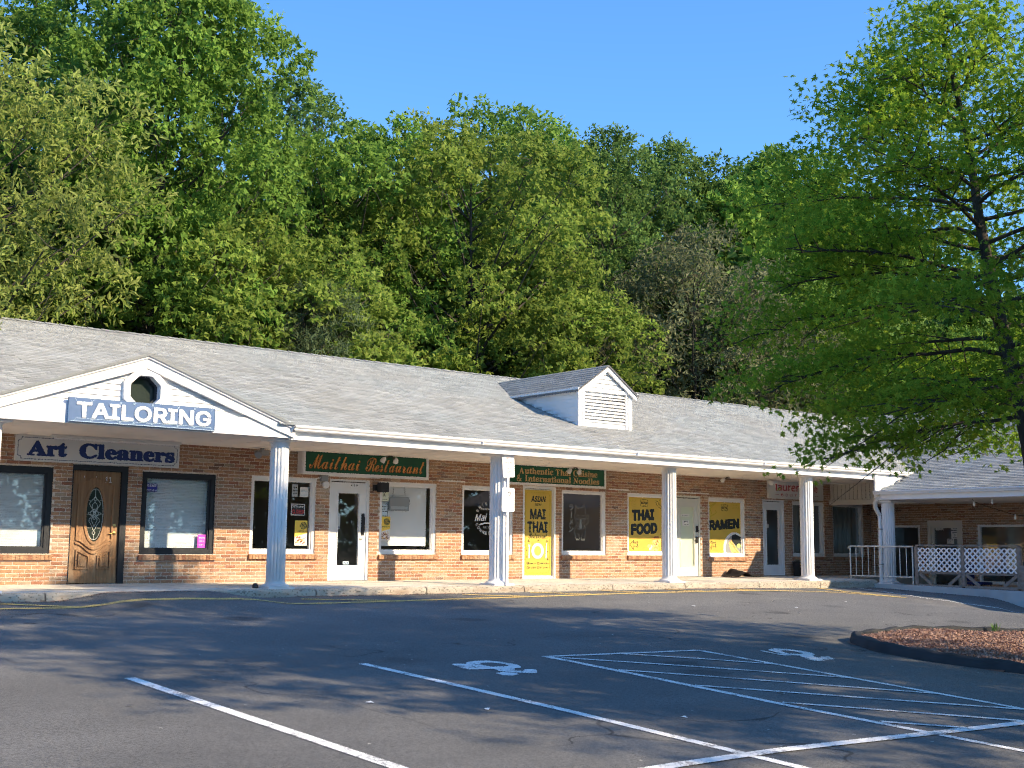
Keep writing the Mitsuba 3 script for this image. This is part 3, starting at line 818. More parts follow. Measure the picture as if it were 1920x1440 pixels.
for s in (-1, 1):
    e = dm + s * .93; kd = (DP - DE) / .83
    put('rake_board', MB().ext(Polygon([(dm, DP), (e, DP - kd * .93), (e, DP - kd * .93 - .10), (dm, DP - .115)]), .06, WALL, (0, DY - .05, 0)), 'white_trim', DOR)
    ee = dm + s * .97; ze = DP + .03 - kd * .97
    yr = EY + (DP + .03 - EZ) / SL; ye = EY + (ze - EZ) / SL
    tp = np.array([[dm, DY - .14, DP + .03], [ee, DY - .14, ze], [ee, ye + .1, ze], [dm, yr + .1, DP + .03]])
    mb = MB(); mb.add(np.vstack([tp, tp - [0, 0, .035]]), [[0, 1, 2, 3], [4, 7, 6, 5], [0, 4, 5, 1], [1, 5, 6, 2], [3, 7, 4, 0]], (.3, .5))
    DR = put('dormer_roof', mb, 'roof_deck', DOR)
    sx = 0 if s < 0 else 0
    upv = np.array([dm - ee, 0, DP + .03 - ze]); ul = np.linalg.norm(upv)
    shd = MB(); rs = np.random.default_rng(8 + s)
    for jj in range(int(ul / .12) + 1):
        b = jj * .12
        if b > ul: break
        A = np.array([ee, 0, ze]) + upv / ul * b; B = np.array([ee, 0, ze]) + upv / ul * min(b + .14, ul)
        yend = EY + (A[2] - EZ) / SL
        y = DY - .145
        nn = np.cross(upv / ul, [0, 1, 0]); nn = nn if nn[2] > 0 else -nn
        y -= (jj % 2) * .15
        while y < yend:
            y0, y1 = max(y, DY - .145), min(y + .295, yend + .1)
            if y1 > y0:
                q = [A + nn * .014, A + nn * .014, B + nn * .004, B + nn * .004, A, A]
                yy = [y0, y1, y1, y0, y0, y1]
                shd.add([[a[0], b_, a[2]] for a, b_ in zip(q, yy)], [[0, 1, 2], [0, 2, 3], [4, 5, 1], [4, 1, 0]], (rs.random(), rs.random()))
            y += .305
    put('dormer_shingle', shd, 'roof_shingle', DOR, kind='stuff')
    # side wall with clapboards and eave board
    sx = DX0 if s < 0 else DX1
    yl = EY + (DE - EZ) / SL
    sw = MB(); sw.add([[sx, DY, zb - .1], [sx, DY, DE], [sx, yl + .1, DE], [sx, yl + .1, DE - .3]], [[0, 1, 2, 3]])
    put('side_wall', sw, 'white_paint', DOR)
    for j in range(8):
        za = zb + .02 + j * .105; zt = min(za + .105, DE)
        y1 = EY + (za - EZ) / SL + .05
        if zt - za < .02: break
        put('side_siding_board', MB().add([[sx + s * .022, DY, za], [sx + s * .022, y1, za], [sx + s * .006, y1, zt], [sx + s * .006, DY, zt], [sx, DY, za], [sx, y1, za]], [[0, 1, 2, 3], [4, 5, 1, 0]]), 'white_paint', DOR)
    put('eave_board', MB().box(min(sx + s * .09, sx + s * .13), max(sx + s * .09, sx + s * .13), DY - .13, yl + .02, DE - .09, DE + .0), 'white_trim', DOR)
    put('eave_soffit', MB().box(min(sx + s * .022, sx + s * .09), max(sx + s * .022, sx + s * .09), DY - .05, yl, DE - .085, DE - .07), 'white_trim', DOR)


# columns: round, fluted
def column(x, y, z0, z1, r, label=None):
    base = thing('strip_mall__column', None, None)
    h = z1 - z0; n = 112; a = np.arange(n) * 2 * math.pi / n
    fl = np.abs(np.sin(a * 8)) ** .55
    def ringz(z, d): return np.column_stack([x + (r - d * (1 - fl) * 1.0) * np.cos(a), y + (r - d * (1 - fl)) * np.sin(a), np.full(n, z)])
    zs = [(z0 + .07, 0), (z0 + .13, 0), (z0 + .17, .026), (z1 - .17, .026), (z1 - .13, 0), (z1 - .05, 0)]
    v = np.vstack([ringz(z, d) for z, d in zs])
    f = [[i * n + k, i * n + (k + 1) % n, (i + 1) * n + (k + 1) % n, (i + 1) * n + k] for i in range(len(zs) - 1) for k in range(n)]
    put('shaft', MB().add(v, f), 'white_paint', base, smooth=38)
    mb = MB().box(x - r * 1.5, x + r * 1.5, y - r * 1.5, y + r * 1.5, z0 - .02, z0 + .035)
    put('plinth', mb, 'white_paint', base)
    put('base_ring', MB().lathe([(r * 1.44, z0 + .035), (r * 1.46, z0 + .05), (r * 1.36, z0 + .068), (r * 1.1, z0 + .085), (r * 1.02, z0 + .12), (0.01, z0 + .125)], (x, y, 0), 40), 'white_paint', base, smooth=40)
    put('capital', MB().lathe([(r * 1.0, z1 - .075), (r * 1.06, z1 - .07), (r * 1.06, z1 - .058), (r * 1.25, z1 - .04), (.01, z1 - .039)], (x, y, 0), 40), 'white_paint', base, smooth=40)
    put('abacus', MB().box(x - r * 1.5, x + r * 1.5, y - r * 1.5, y + r * 1.5, z1 - .04, z1), 'white_paint', base)


for i in range(-1, 4):
    column(i * 4.9 + (0 if i >= 0 else 0), -2.42, -.03, ZS, .165)
column(17.3, -3.0, -.14, 2.0, .165)

# side wing: lower porch, wall facing the lot from the right
WF = -.56
WO = [(.23, 1.64, -.144, 1.45), (1.87, 2.98, WF, 1.56), (3.43, 6.2, -.15, 1.45)]     # along -y
wp = sbox(0.0, -.9, 14, 2.75).difference(union_all([sbox(a, c, b, d) for a, b, c, d in WO]))
WW = put('wing_wall', MB().ext(wp, .19, WING, (WX + .20, 0, 0)), 'mortar', MALL)
lay_bricks(WO, .012, 9.5, WF + .004, 2.2, 0, WW, 4, WING, (WX, 0, 0), lambda r: r[:, 0] * 1.0 + 20 * (r[:, 2] < .8) + 30 * (r[:, 0] > 4.9))
put('wing_floor', MB().box(17.1, WX + 4, -14, -1.905, -1.0, WF), 'concrete', MALL)
put('wing_interior', MB().box(WX + .22, 24, -14, .19, WF - .1, WF + .0).box(23.9, 24, -14, .19, WF, 2.5).box(WX + .22, 24, -14, .19, 2.45, 2.5).box(WX + .22, 24, .10, .19, WF, 2.45).box(WX + .22, 24, -14, -13.9, WF, 2.45), 'interior_dark', MALL)
ws = MB().box(GX + .03, WX, -14, -2.82, 2.02, 2.05)
put('wing_soffit', ws, 'soffit_paint', MALL)
put('wing_fascia', MB().box(GX + .0, GX + .028, -14, -2.83, 2.03, 2.17).box(GX - .03, GX + .0, -14, -2.84, 2.02, 2.035), 'white_trim', MALL)
wg = [(a + 2.803, b) for a, b in gp]         # gutter outline from the wall face outwards
put('wing_gutter', MB().profile([(GX + a, b - .55 + .0) for a, b in wg], -14, -2.86, 'y'), 'white_trim', MALL)
# panelled drop between the two porch ceilings
PB = put('bulkhead', MB().box(18.90, 18.93, -2.72, -.01, 2.06, ZS), 'weathered_wood', MALL)  # dark backing colour stands in for shade in the gaps between boards
for y in np.arange(-2.70, -.05, .135):
    put('panel_board', MB().box(18.885, 18.899, y + .012, min(y + .123, -.012), 2.13, ZS - .002), 'cream_board', PB)
put('bulkhead_beam', MB().box(18.84, 18.90, -2.72, -.005, 1.985, 2.125), 'cream_board', MALL)
put('corner_post', MB().box(GX - .0, GX + .11, -2.86, -2.805, 2.06, 2.66), 'white_trim', MALL)
put('gable_return', MB().ext(Polygon([(GX + .112, 2.05), (GX + .112, 2.70), (VX, 2.70), (VX, ZW(VX, 0) - .1), (GX + .3, 2.05)]), .05, WALL, (0, -2.75, 0)), 'white_paint', MALL)

# downspout at the corner column
ds = thing('strip_mall__downspout', None, None)
put('elbow', MB().tube([[17.03, -2.97, 2.12], [17.0, -2.89, 2.04], [17.01, -2.82, 1.95], [17.05, -2.80, 1.83], [17.09, -2.83, 1.72], [17.13, -2.86, 1.62]], .055, 12), 'cream_board', ds, smooth=60)
put('pipe', MB().tube([[17.115, -2.85, 1.66], [17.13, -2.86, 1.55], [17.13, -2.86, .6], [17.13, -2.86, -.13]], [.047, .045, .045, .045], 10), 'white_trim', ds, smooth=60)
st = MB()
for z in (1.25, .35):
    st.box(17.075, 17.2, -2.93, -2.81, z, z + .03)
put('strap', st, 'grey_metal', ds)
put('wall_lamp_strip', MB().box(18.0, 19.6, -2.92, -2.88, 1.98, 2.018), 'white_trim', MALL)


# windows -------------------------------------------------------------
def rowlock(parent, x0, x1, z1, seed):
    r = np.random.default_rng(seed); n = int((x1 - x0) / .0667); mb = MB()
    for i in range(n):
        a = x0 + i * (x1 - x0) / n + .004; b = x0 + (i + 1) * (x1 - x0) / n - .004
        j = r.uniform(-.003, .003)
        v = np.array([[a, -.055 + j, z1 - .105], [b, -.055 + j, z1 - .105], [b, -.055 + j, z1 - .022], [a, -.055 + j, z1 - .022], [a, .1, z1 - .105], [b, .1, z1 - .105], [b, .1, z1 + .002], [a, .1, z1 + .002]])
        mb.add(v, [[0, 1, 2, 3], [3, 2, 6, 7], [0, 3, 7, 4], [1, 5, 6, 2], [0, 4, 5, 1]], (r.random() * .8, r.random()))
    mb.box(x0, x1, -.045, .1, z1 - .112, z1 - .028, (.8, .5))
    put('sill', mb, 'brick_clay', parent, kind='stuff')


def window(op, frame, fw, seed, glass=True, dark=False, label=None):
    x0, x1, z0, z1 = op
    key = put('window', MB().frame(x0, x1, z0, z1, fw, .035, .12), frame, MALL, label=label)
    put('frame_bead', MB().frame(x0 + fw, x1 - fw, z0 + fw, z1 - fw, .028, .06, .125), frame, key)
    if glass:
        put('pane', MB().add([[x0 + fw, .10, z0 + fw], [x1 - fw, .10, z0 + fw], [x1 - fw, .10, z1 - fw], [x0 + fw, .10, z1 - fw]], [[0, 1, 2, 3]]), 'window_glass', key)
    rowlock(key, x0 - .02, x1 + .04, z0, seed)
    return key


def blind(key, op, fw, seed):
    x0, x1, z0, z1 = op; r = np.random.default_rng(seed); mb = MB()
    z = z0 + fw + .03
    while z < z1 - fw - .02:
        t = .012 + r.uniform(-.0015, .0015); w = r.uniform(-.002, .002)
        mb.add([[x0 + fw + .03, .17, z + w], [x1 - fw - .02, .17, z - w], [x1 - fw - .02, .17 + .008, z + .027], [x0 + fw + .03, .17 + .008, z + .027], ], [[0, 1, 2, 3]])
        z += .029
    put('blind', mb, 'blind_slat', key)


K = {}
K['w1'] = window(WINS['w1'], 'black_trim', .10, 11); blind(K['w1'], WINS['w1'], .09, 1)
K['w2'] = window(WINS['w2'], 'black_trim', .09, 12); blind(K['w2'], WINS['w2'], .08, 2)
for w in ('w3', 'w4', 'w5', 'w6', 'w7', 'w8', 'w9', 'w10'):
    K[w] = window(WINS[w], 'white_trim', .065, 20 + int(w[1:]))
x0, x1, z0, z1 = WINS['w4']
put('roller_shade', MB().box(x0 + .07, x1 - .15, .18, .185, z0 + .17, z1 - .06), 'shade_cloth', K['w4'])


def drape_curtain(key, x0, x1, z0, z1, y, folds, seed):
    n = folds * 8; X = np.linspace(x0, x1, n); r = np.random.default_rng(seed)
    Y = y + .03 * np.sin(np.linspace(0, folds * 2 * math.pi, n)) + .012 * np.sin(np.linspace(0, folds * 5.3, n) + seed)
    v = np.vstack([np.column_stack([X, Y, np.full(n, z0)]), np.column_stack([X, Y, np.full(n, z1)])])
    put('curtain', MB().add(v, [[i, i + 1, n + i + 1, n + i] for i in range(n - 1)]), 'curtain', key, smooth=True)


for w, g in (('w9', (.06, .50, .62, 1.35)), ('w10', (.08, 1.38, 0, 0))):
    x0, x1, z0, z1 = WINS[w]
    drape_curtain(K[w], x0 + g[0], x0 + g[1], z0 + .06, z1 - .06, .22, 6 if w == 'w10' else 3, 3)
    if g[2]: drape_curtain(K[w], x0 + g[2], x0 + g[3], z0 + .06, z1 - .06, .22, 3, 5)
# pieces of fabric deeper in the tailor's windows and simple furniture silhouettes in the restaurant
for i, (x, y, w) in enumerate(((1.4, 2.2, .7), (6.3, 2.4, .8), (9.3, 2.1, .8), (7.0, 3.2, .7))):
    t = thing('dining_table', ['dark dining table seen through the window beside the glass door', 'dark dining table behind the round lettering on the window', 'dark dining table behind the window with the cat drawing', 'dark dining table at the back of the restaurant'][i], 'table')
    put('tabletop', MB().box(x - w / 2, x + w / 2, y - .35, y + .35, .70, .74), 'interior_floor', t)
    put('pedestal', MB().lathe([(.24, .002), (.24, .02), (.04, .05), (.04, .70), (.2, .705)], (x, y, 0), 12), 'black_plastic', t, smooth=40)
# pendant lamps inside, lit
for x, y, z, lab in ((5.93, .75, 1.86, 'lit pendant bulb at the left edge of the window with round lettering'), (6.42, 1.3, 1.60, 'lit pendant bulb above the round lettering in the window'), (8.93, .7, 1.84, 'lit pendant bulb in the window with the cat drawing')):
    t = thing('pendant_lamp', lab, 'lamp', 'pendant lamps in the restaurant')
    s = trimesh.creation.icosphere(2, .045)
    k = numbered(t + '__bulb'); scene[k] = {**mikit.ply((s.vertices * [1, 1, 1.25] + [x, y, z], s.faces), 'lamp_glass', smooth=True), 'emitter': {'type': 'area', 'radiance': rgb(4.2, 2.5, 1.0)}}
    put('cord', MB().tube([[x, y, z + .09], [x, y, 2.6]], .006, 6), 'black_plastic', t)
    put('socket', MB().lathe([(.001, z + .10), (.025, z + .10), (.03, z + .05), (.02, z + .045)], (x, y, 0), 10), 'brass', t)


# doors ---------------------------------------------------------------
def glass_door(op, m, label, top=.0, stile=.16, rail=.30, head=.20, handle='black'):
    x0, x1, z0, z1 = op
    k = put('door', MB().box(x0 + .05, x0 + .05 + stile, .05, .095, .02, z1 - .07).box(x1 - .05 - stile, x1 - .05, .05, .095, .02, z1 - .07)
            .box(x0 + .05 + stile, x1 - .05 - stile, .05, .095, .02, rail).box(x0 + .05 + stile, x1 - .05 - stile, .05, .095, z1 - .07 - head, z1 - .07), m, MALL, label=label)
    put('frame', MB().frame(x0, x1, z0, z1, .048, .02, .12, bottom=False), m, k)
    put('glazing_bead', MB().frame(x0 + .05 + stile, x1 - .05 - stile, rail, z1 - .07 - head, .022, .036, .09), m, k)
    put('pane', MB().add([[x0 + .2, .07, rail], [x1 - .2, .07, rail], [x1 - .2, .07, z1 - .25], [x0 + .2, .07, z1 - .25]], [[0, 1, 2, 3]]), 'window_glass', k)
    put('threshold', MB().box(x0, x1, -.03, .14, .002, .018), 'grey_metal', k)
    return k


d = glass_door(DOORS['dm'], 'door_white', None)
hx = DOORS['dm'][1] - .13
put('handle', MB().box(hx - .035, hx + .035, .035, .05, .93, 1.38).tube([[hx, .02, .98], [hx, -.02, 1.0], [hx, -.02, 1.3], [hx, .02, 1.33]], .012, 8), 'black_plastic', d)
put('lock', MB().lathe([(.001, 0), (.03, 0), (.03, .02), (.001, .025)], (hx - .04, .05, .86), 12, WALL), 'grey_metal', d)
d = glass_door(DOORS['d4'], 'door_grey', None, stile=.13, rail=.26)
x0, x1, z0, z1 = DOORS['d4']
put('shade', MB().box(x0 + .18, x1 - .18, .09, .094, .26, z1 - .27), 'paper_green', d)
put('keypad', MB().box(x1 - .14, x1 - .07, .02, .05, 1.14, 1.30), 'black_plastic', d)
put('handle', MB().box(x1 - .15, x1 - .08, .02, .05, .86, 1.02).tube([[x1 - .11, .0, .93], [x1 - .22, .0, .93]], .013, 8), 'black_plastic', d)
d = glass_door(DOORS['dl'], 'door_white', None, stile=.13, rail=.28)
x0, x1, z0, z1 = DOORS['dl']
put('handle', MB().tube([[x1 - .12, .045, .62], [x1 - .12, -.01, .64], [x1 - .12, -.01, 1.0], [x1 - .12, .045, 1.02]], .014, 8), 'white_trim', d)
# posterised door
x0, x1, z0, z1 = DOORS['dp']
dpk = put('door', MB().box(x0 + .05, x1 - .05, .075, .12, .02, z1 - .06), 'door_grey', MALL)
put('frame', MB().frame(x0, x1, z0, z1, .05, .0, .13, bottom=False).box(x0 + .05, x1 - .05, .02, .12, .003, .06), 'door_white', dpk)
# carved wooden door
x0, x1, z0, z1 = DOORS['d11']
lx0, lx1 = x0 + .02, x1 - .115
lzt = z1 - .105
ocx, ocz, oa, ob = (lx0 + lx1) / 2 - .0, 1.235, .165, .49
oval = ellipse(ocx, ocz, oa, ob, 14)
leaf = sbox(lx0, .012, lx1, lzt)
DW = put('door', MB().ext(leaf.difference(oval), .05, WALL, (0, .115, 0)), 'door_wood', MALL, label='carved brown wooden door with an oval leaded glass')
put('frame', MB().box(x0, x0 + .018, .0, .12, 0, z1).box(x1 - .11, x1, .0, .12, 0, z1).box(x0 + .018, x1 - .11, .0, .12, z1 - .10, z1), 'black_trim', DW)
put('oval_moulding', MB().ext(ellipse(ocx, ocz, oa + .045, ob + .045, 16).difference(ellipse(ocx, ocz, oa - .004, ob - .004, 16)), .022, WALL, (0, .065, 0)), 'door_wood', DW, smooth=30)
put('glass_inlay', MB().ext(oval.buffer(.01), .004, WALL, (0, .095, 0)), 'dark_glass_inlay', DW)
cm = []
ov = lambda s: np.array(ellipse(ocx, ocz, oa * s, ob * s, 14).exterior.coords)
cm.append(stroke(ov(.93), .008)); cm.append(stroke([(ocx, ocz + ob * .93), (ocx, ocz + ob * .62)], .007)); cm.append(stroke([(ocx, ocz - ob * .93), (ocx, ocz - ob * .72)], .007))
for z, h in ((.5, 1), (0, 1), (-.5, 1)):
    w = oa * math.sqrt(1 - z * z)
    cm.append(stroke([(ocx - w, ocz + z * ob), (ocx - w * .35, ocz + z * ob)], .006)); cm.append(stroke([(ocx + w * .35, ocz + z * ob), (ocx + w, ocz + z * ob)], .006))
tt = np.linspace(0, 1, 26)
for s in (-1, 1):
    for amp, zt, zb_ in ((.5, .62, 0), (.27, .45, .05), (.5, 0, -.6), (.27, -.05, -.45), (.62, .12, -.12), (.4, .2, -.2)):
        cm.append(stroke([(ocx + s * oa * amp * math.sin(math.pi * t) * (1 + .35 * math.sin(2 * math.pi * t)), ocz + ob * (zt + (zb_ - zt) * t)) for t in tt], .007))
for zc, hh in ((.56, .1), (-.68, .08), (0, .09)):
    cm.append(stroke([(ocx, ocz + ob * (zc + hh)), (ocx + .03, ocz + ob * zc), (ocx, ocz + ob * (zc - hh)), (ocx - .03, ocz + ob * zc), (ocx, ocz + ob * (zc + hh))], .007))
put('leading', MB().ext(union_all(cm).intersection(oval), .008, WALL, (0, .091, 0)), 'lead_came', DW)
# raised mouldings
m1 = []
px0, px1 = lx0 + .12, lx1 - .12
cur = lambda a, b, base, amp: [(a + (b - a) * t, base + amp * (math.cos(2 * math.pi * t) * .5 + .5)) for t in np.linspace(0, 1, 25)]
m1.append(stroke([(px0, .80), (px0, 1.77)] , .028)); m1.append(stroke([(px1, .80), (px1, 1.77)], .028))
m1.append(stroke(cur(px0, px1, .62, .16), .03)); m1.append(stroke([(a, 2.53 - b) for a, b in cur(px0, px1, .64, .12)], .02))
m1.append(stroke([(px0 - .015, .73)] + cur(px0, px1, .54, .17) + [(px1 + .015, .73)], .02))
for s, a, b in ((1, px0, ocx - .07), (-1, px1, ocx + .07)):
    pl = Polygon([(a, .26), (b, .26), (b, .50), (a + (b - a) * .55, .545), (a + (b - a) * .25, .59), (a, .605)])
    m1.append(pl.difference(pl.buffer(-.024))); m1.append(pl.buffer(-.05))
put('raised_panel', MB().ext(union_all(m1), .032, WALL, (0, .064, 0)), 'door_wood', DW, smooth=30)
put('kick_rail', MB().box(lx0, lx1, .055, .064, .02, .10), 'door_wood', DW)
hx = lx1 - .075
put('lever_handle', MB().lathe([(.001, 0), (.032, 0), (.03, .012), (.001, .016)], (hx, .062, .90), 14, WALL).tube([[hx, .04, .90], [hx - .03, .02, .905], [hx - .11, .02, .895]], [.014, .013, .009], 8), 'brass', DW, smooth=50)
put('deadbolt', MB().lathe([(.001, 0), (.03, 0), (.028, .014), (.001, .018)], (hx, .062, 1.04), 14, WALL), 'brass', DW, smooth=50)
put('house_number', MB().ext(fit(letters('11', INTER), lx1 - .28, lx1 - .17, 1.81, 1.915), .006, WALL, (0, .064, 0)), 'white_ink', DW)
put('screw_cover', MB().box(lx0 + .2, lx0 + .215, .055, .064, 1.885, 1.915).box(lx0 + .42, lx0 + .435, .055, .064, 1.885, 1.915), 'white_ink', DW)

# wing openings
wm = lambda a, b, y0, y1, c, d_, mb=None: (mb or MB()).box(a, b, c, d_, y0, y1, M=WING, o=(WX, 0, 0))


def wing_frame(op, w, bottom=True):
    a, b, c, d_ = op; mb = MB()
    # local: right, up, out
    for q in ((a, a + w, c, d_), (b - w, b, c, d_), (a + w, b - w, d_ - w, d_)) + (((a + w, b - w, c, c + w),) if bottom else ()):
        mb.box(q[0], q[1], q[2], q[3], -.11, -.03, M=WING, o=(WX, 0, 0))
    return mb


def wing_pane(op, key, d_=.09):
    a, b, c, e = op
    v = np.array([[a + .05, c + .05, -d_], [b - .05, c + .05, -d_], [b - .05, e - .05, -d_], [a + .05, e - .05, -d_]]) @ WING.T + [WX, 0, 0]
    put('pane', MB().add(v, [[0, 1, 2, 3]]), 'window_glass', key)


for i in (0, 2):
    k = put('wing_window', wing_frame(WO[i], .07), 'white_trim', MALL); wing_pane(WO[i], k)
k = put('wing_door', wing_frame(WO[1], .11, False), 'cream_board', MALL); wing_pane(WO[1], k)
a, b, c, e = WO[1]
put('leaf', MB().box(a + .11, a + .20, c, e - .11, -.10, -.05, M=WING, o=(WX, 0, 0)).box(b - .20, b - .11, c, e - .11, -.10, -.05, M=WING, o=(WX, 0, 0)).box(a + .2, b - .2, e - .2, e - .11, -.10, -.05, M=WING, o=(WX, 0, 0)).box(a + .2, b - .2, c, c + .25, -.10, -.05, M=WING, o=(WX, 0, 0)), 'cream_board', k)
for (u, v_, w, h, lab) in ((2.10, 1.30, .24, .19, 'white paper with a bold heading at top left of the side wing door'), (2.58, 1.31, .26, .20, 'white printed sheet at top right of the side wing door'), (2.58, 1.06, .24, .22, 'white sheet with a drawing below another on the side wing door'), (2.44, .92, .22, .14, 'small white sheet at the lower middle of the side wing door')):
    t = thing('paper_notice', lab, 'notice', 'papers on the side wing door')
    put('sheet', MB().box(u, u + w, v_, v_ + h, -.088, -.086, M=WING, o=(WX, 0, 0)), 'paper', t)
    g = union_all([sbox(u + .03, v_ + h * .72, u + w - .03, v_ + h * .86), sbox(u + w * .4, v_ + h * .4, u + w * .6, v_ + h * .52), sbox(u + .05, v_ + h * .14, u + w - .05, v_ + h * .24)])
    put('print', MB().ext(g, .001, WING, (WX + .086, 0, 0)), 'grey_ink', t)

# flashing strips over the piers and doors, small hardware on the front wall
for a, b, z in ((2.30, 3.62, 2.115), (5.14, 5.84, 2.125), (7.40, 8.72, 2.14), (10.20, 10.86, 2.12), (12.45, 13.75, 2.125)):
    put('flashing_strip', MB().box(a, b, -.03, .0, z, z + .03), 'white_trim', MALL)
for a, b in ((5.16, 5.80), (10.18, 10.85)):   # brick piers stand slightly proud
    pass
t = thing('junction_box', 'grey electrical box at the top left corner of the glass restaurant door', 'electrical box')
put('box', MB().box(2.20, 2.35, -.09, -.004, 2.01, 2.16), 'grey_metal', t); put('conduit', MB().tube([[2.20, -.03, 2.08], [2.10, -.03, 2.06], [2.09, -.03, 1.9]], .012, 8), 'white_trim', t)
t = thing('doorbell_chime', 'round white alarm disc below the grey electrical box', 'alarm')
put('disc', MB().lathe([(.001, 0), (.075, 0), (.07, .04), (.001, .05)], (2.335, -.004, 1.94), 18, WALL), 'white_trim', t, smooth=40)
t = thing('wall_lantern', 'black box lantern on the brick beside the restaurant door', 'wall lamp')
put('bracket', MB().box(3.46, 3.56, -.08, -.004, 1.86, 1.98), 'black_plastic', t); put('shade', MB().box(3.52, 3.70, -.26, -.08, 1.83, 2.03), 'black_plastic', t)


# signs ---------------------------------------------------------------
def flat(key, name, shp, m, y, d=.003):
    return put(name, MB().ext(shp, d, WALL, (0, y, 0)), m, key)


# tailoring
k = thing('shop_sign', 'blue board with white capitals reading TAILORING below the octagonal window', 'sign')
ty = -2.86
flat(k, 'board', sbox(-3.86, 2.595, -1.47, 2.975), 'sign_blue', ty + .05, .05)
flat(k, 'edge_trim', sbox(-3.89, 2.59, -3.862, 2.98).union(sbox(-1.468, 2.59, -1.455, 2.98)), 'sign_blue', ty + .05, .055)
tl = fit(letters('TAILORING', INTER, 4), -3.77, -1.53, 2.665, 2.915)
flat(k, 'lettering', tl, 'white_ink', ty - .004, .012)
cells = []
for g in getattr(tl, 'geoms', [tl]):
    a, b, c, d_ = g.bounds
    cells += [stroke([(a - .03, d_ + .045), (a, d_ + .012)], .006), stroke([(c, d_ + .012), (c + .03, d_ + .045)], .006), stroke([(a, b - .014), (c, b - .014)], .006), stroke([(a, b - .014), (a - .02, b - .045)], .006), stroke([(c, b - .014), (c + .02, b - .045)], .006)]
cells.append(stroke([(-3.85, 2.605), (-1.48, 2.605)], .008))
flat(k, 'outline_print', union_all(cells).intersection(sbox(-3.86, 2.597, -1.47, 2.973)), 'paper_blue', ty - .004, .004)
# cleaners
k = thing('shop_sign', 'white board with navy lettering reading Art Cleaners above the wooden door', 'sign')
flat(k, 'board', sbox(-3.82, 2.125, -.84, 2.575), 'sign_white', -.008, .045)
at = letters(serif('Art'), MATH, 5).union(affinity.translate(Polygon(), 0, 0))
flat(k, 'lettering', fit(letters(serif('Art'), MATH, 4), -3.62, -2.93, 2.22, 2.49).union(fit(letters(serif('Cleaners'), MATH, 4), -2.72, -.93, 2.215, 2.49)), 'navy_ink', -.053, .006)
bd = rrect(-3.78, -.88, 2.16, 2.54, .0001)
bd = bd.difference(union_all([Point(x, z).buffer(.06) for x in (-3.78, -.88) for z in (2.16, 2.54)]))
flat(k, 'border_line', bd.difference(bd.buffer(-.008)), 'navy_ink', -.053, .003)
# restaurant light box 1
k = thing('shop_sign', 'green light box with orange script reading Maithai Restaurant', 'sign')
put('cabinet', MB().box(1.68, 4.68, -.24, -.005, 2.14, 2.62), 'sign_white', k)
put('frame', MB().frame(1.665, 4.695, 2.125, 2.635, .055, -.262, -.2), 'white_trim', k)
flat(k, 'face', sbox(1.72, 2.18, 4.64, 2.58), 'sign_green', -.241, .004)
s = fit(letters(serif('Maithai', True), MATH, 0), 1.80, 2.98, 2.245, 2.53, .05).union(fit(letters(serif('Restaurant', True), MATH, 0), 3.12, 4.57, 2.245, 2.53, .05))
flat(k, 'lettering_shadow', affinity.translate(s.buffer(.003), .006, -.006), 'rust_ink', -.2455, .002)
flat(k, 'lettering', s.buffer(-.0015), 'orange_ink', -.248, .003)
# light box 2
k = thing('shop_sign', 'green light box with two lines of gold capitals about Thai cuisine and noodles', 'sign')
put('cabinet', MB().box(6.72, 9.86, -.24, -.005, 2.14, 2.60), 'sign_white', k)
put('frame', MB().frame(6.705, 9.875, 2.125, 2.615, .05, -.262, -.2), 'white_trim', k)
flat(k, 'face', sbox(6.76, 2.175, 9.83, 2.565), 'sign_green', -.241, .004)


def smallcaps(words, x0, x1, z0, h):
    xs_, g = 0, []
    for w in words:
        big = letters(serif(w[0]), MATH, 1); a, b, c, d_ = big.bounds
        s_ = affinity.scale(affinity.translate(big, -a, 0), .85, 1, origin=(0, 0)); g.append(affinity.translate(s_, xs_)); xs_ += (c - a) * .85 + 9
        if len(w) > 1:
            sm = letters(serif(w[1:]), MATH, 1); a, b, c, d_ = sm.bounds
            g.append(affinity.translate(affinity.translate(sm, -a, 0), xs_)); xs_ += c - a
        xs_ += 34
    u = union_all(g)
    return fit(u, x0, x1, z0, z0 + h)


flat(k, 'lettering', smallcaps(['Authentic', 'Thai', 'Cuisine'], 7.20, 9.60, 2.375, .15).union(smallcaps(['&', 'International', 'Noodles'], 7.13, 9.66, 2.20, .15)), 'gold_ink', -.2455, .004)
# boutique
k = thing('shop_sign', 'pale sign with red lettering reading lauren partly behind the fourth column', 'sign')
flat(k, 'board', sbox(16.10, 2.10, 18.50, 2.60), 'sign_white', -.006, .05)
flat(k, 'lettering', fit(letters('lauren', MATH, 2), 16.42, 17.48, 2.32, 2.545).union(fit(letters('e', MATH, 2), 18.10, 18.25, 2.32, 2.47)), 'red_ink', -.056, .004)
bt = [fit(letters(c, MATH, 1), 16.64 + i * .19, 16.74 + i * .19, 2.175, 2.245) for i, c in enumerate('BOUTI')]
flat(k, 'small_lettering', union_all(bt).union(sbox(16.4, 2.207, 16.56, 2.214)).union(sbox(18.1, 2.207, 18.3, 2.214)), 'red_ink', -.056, .004)

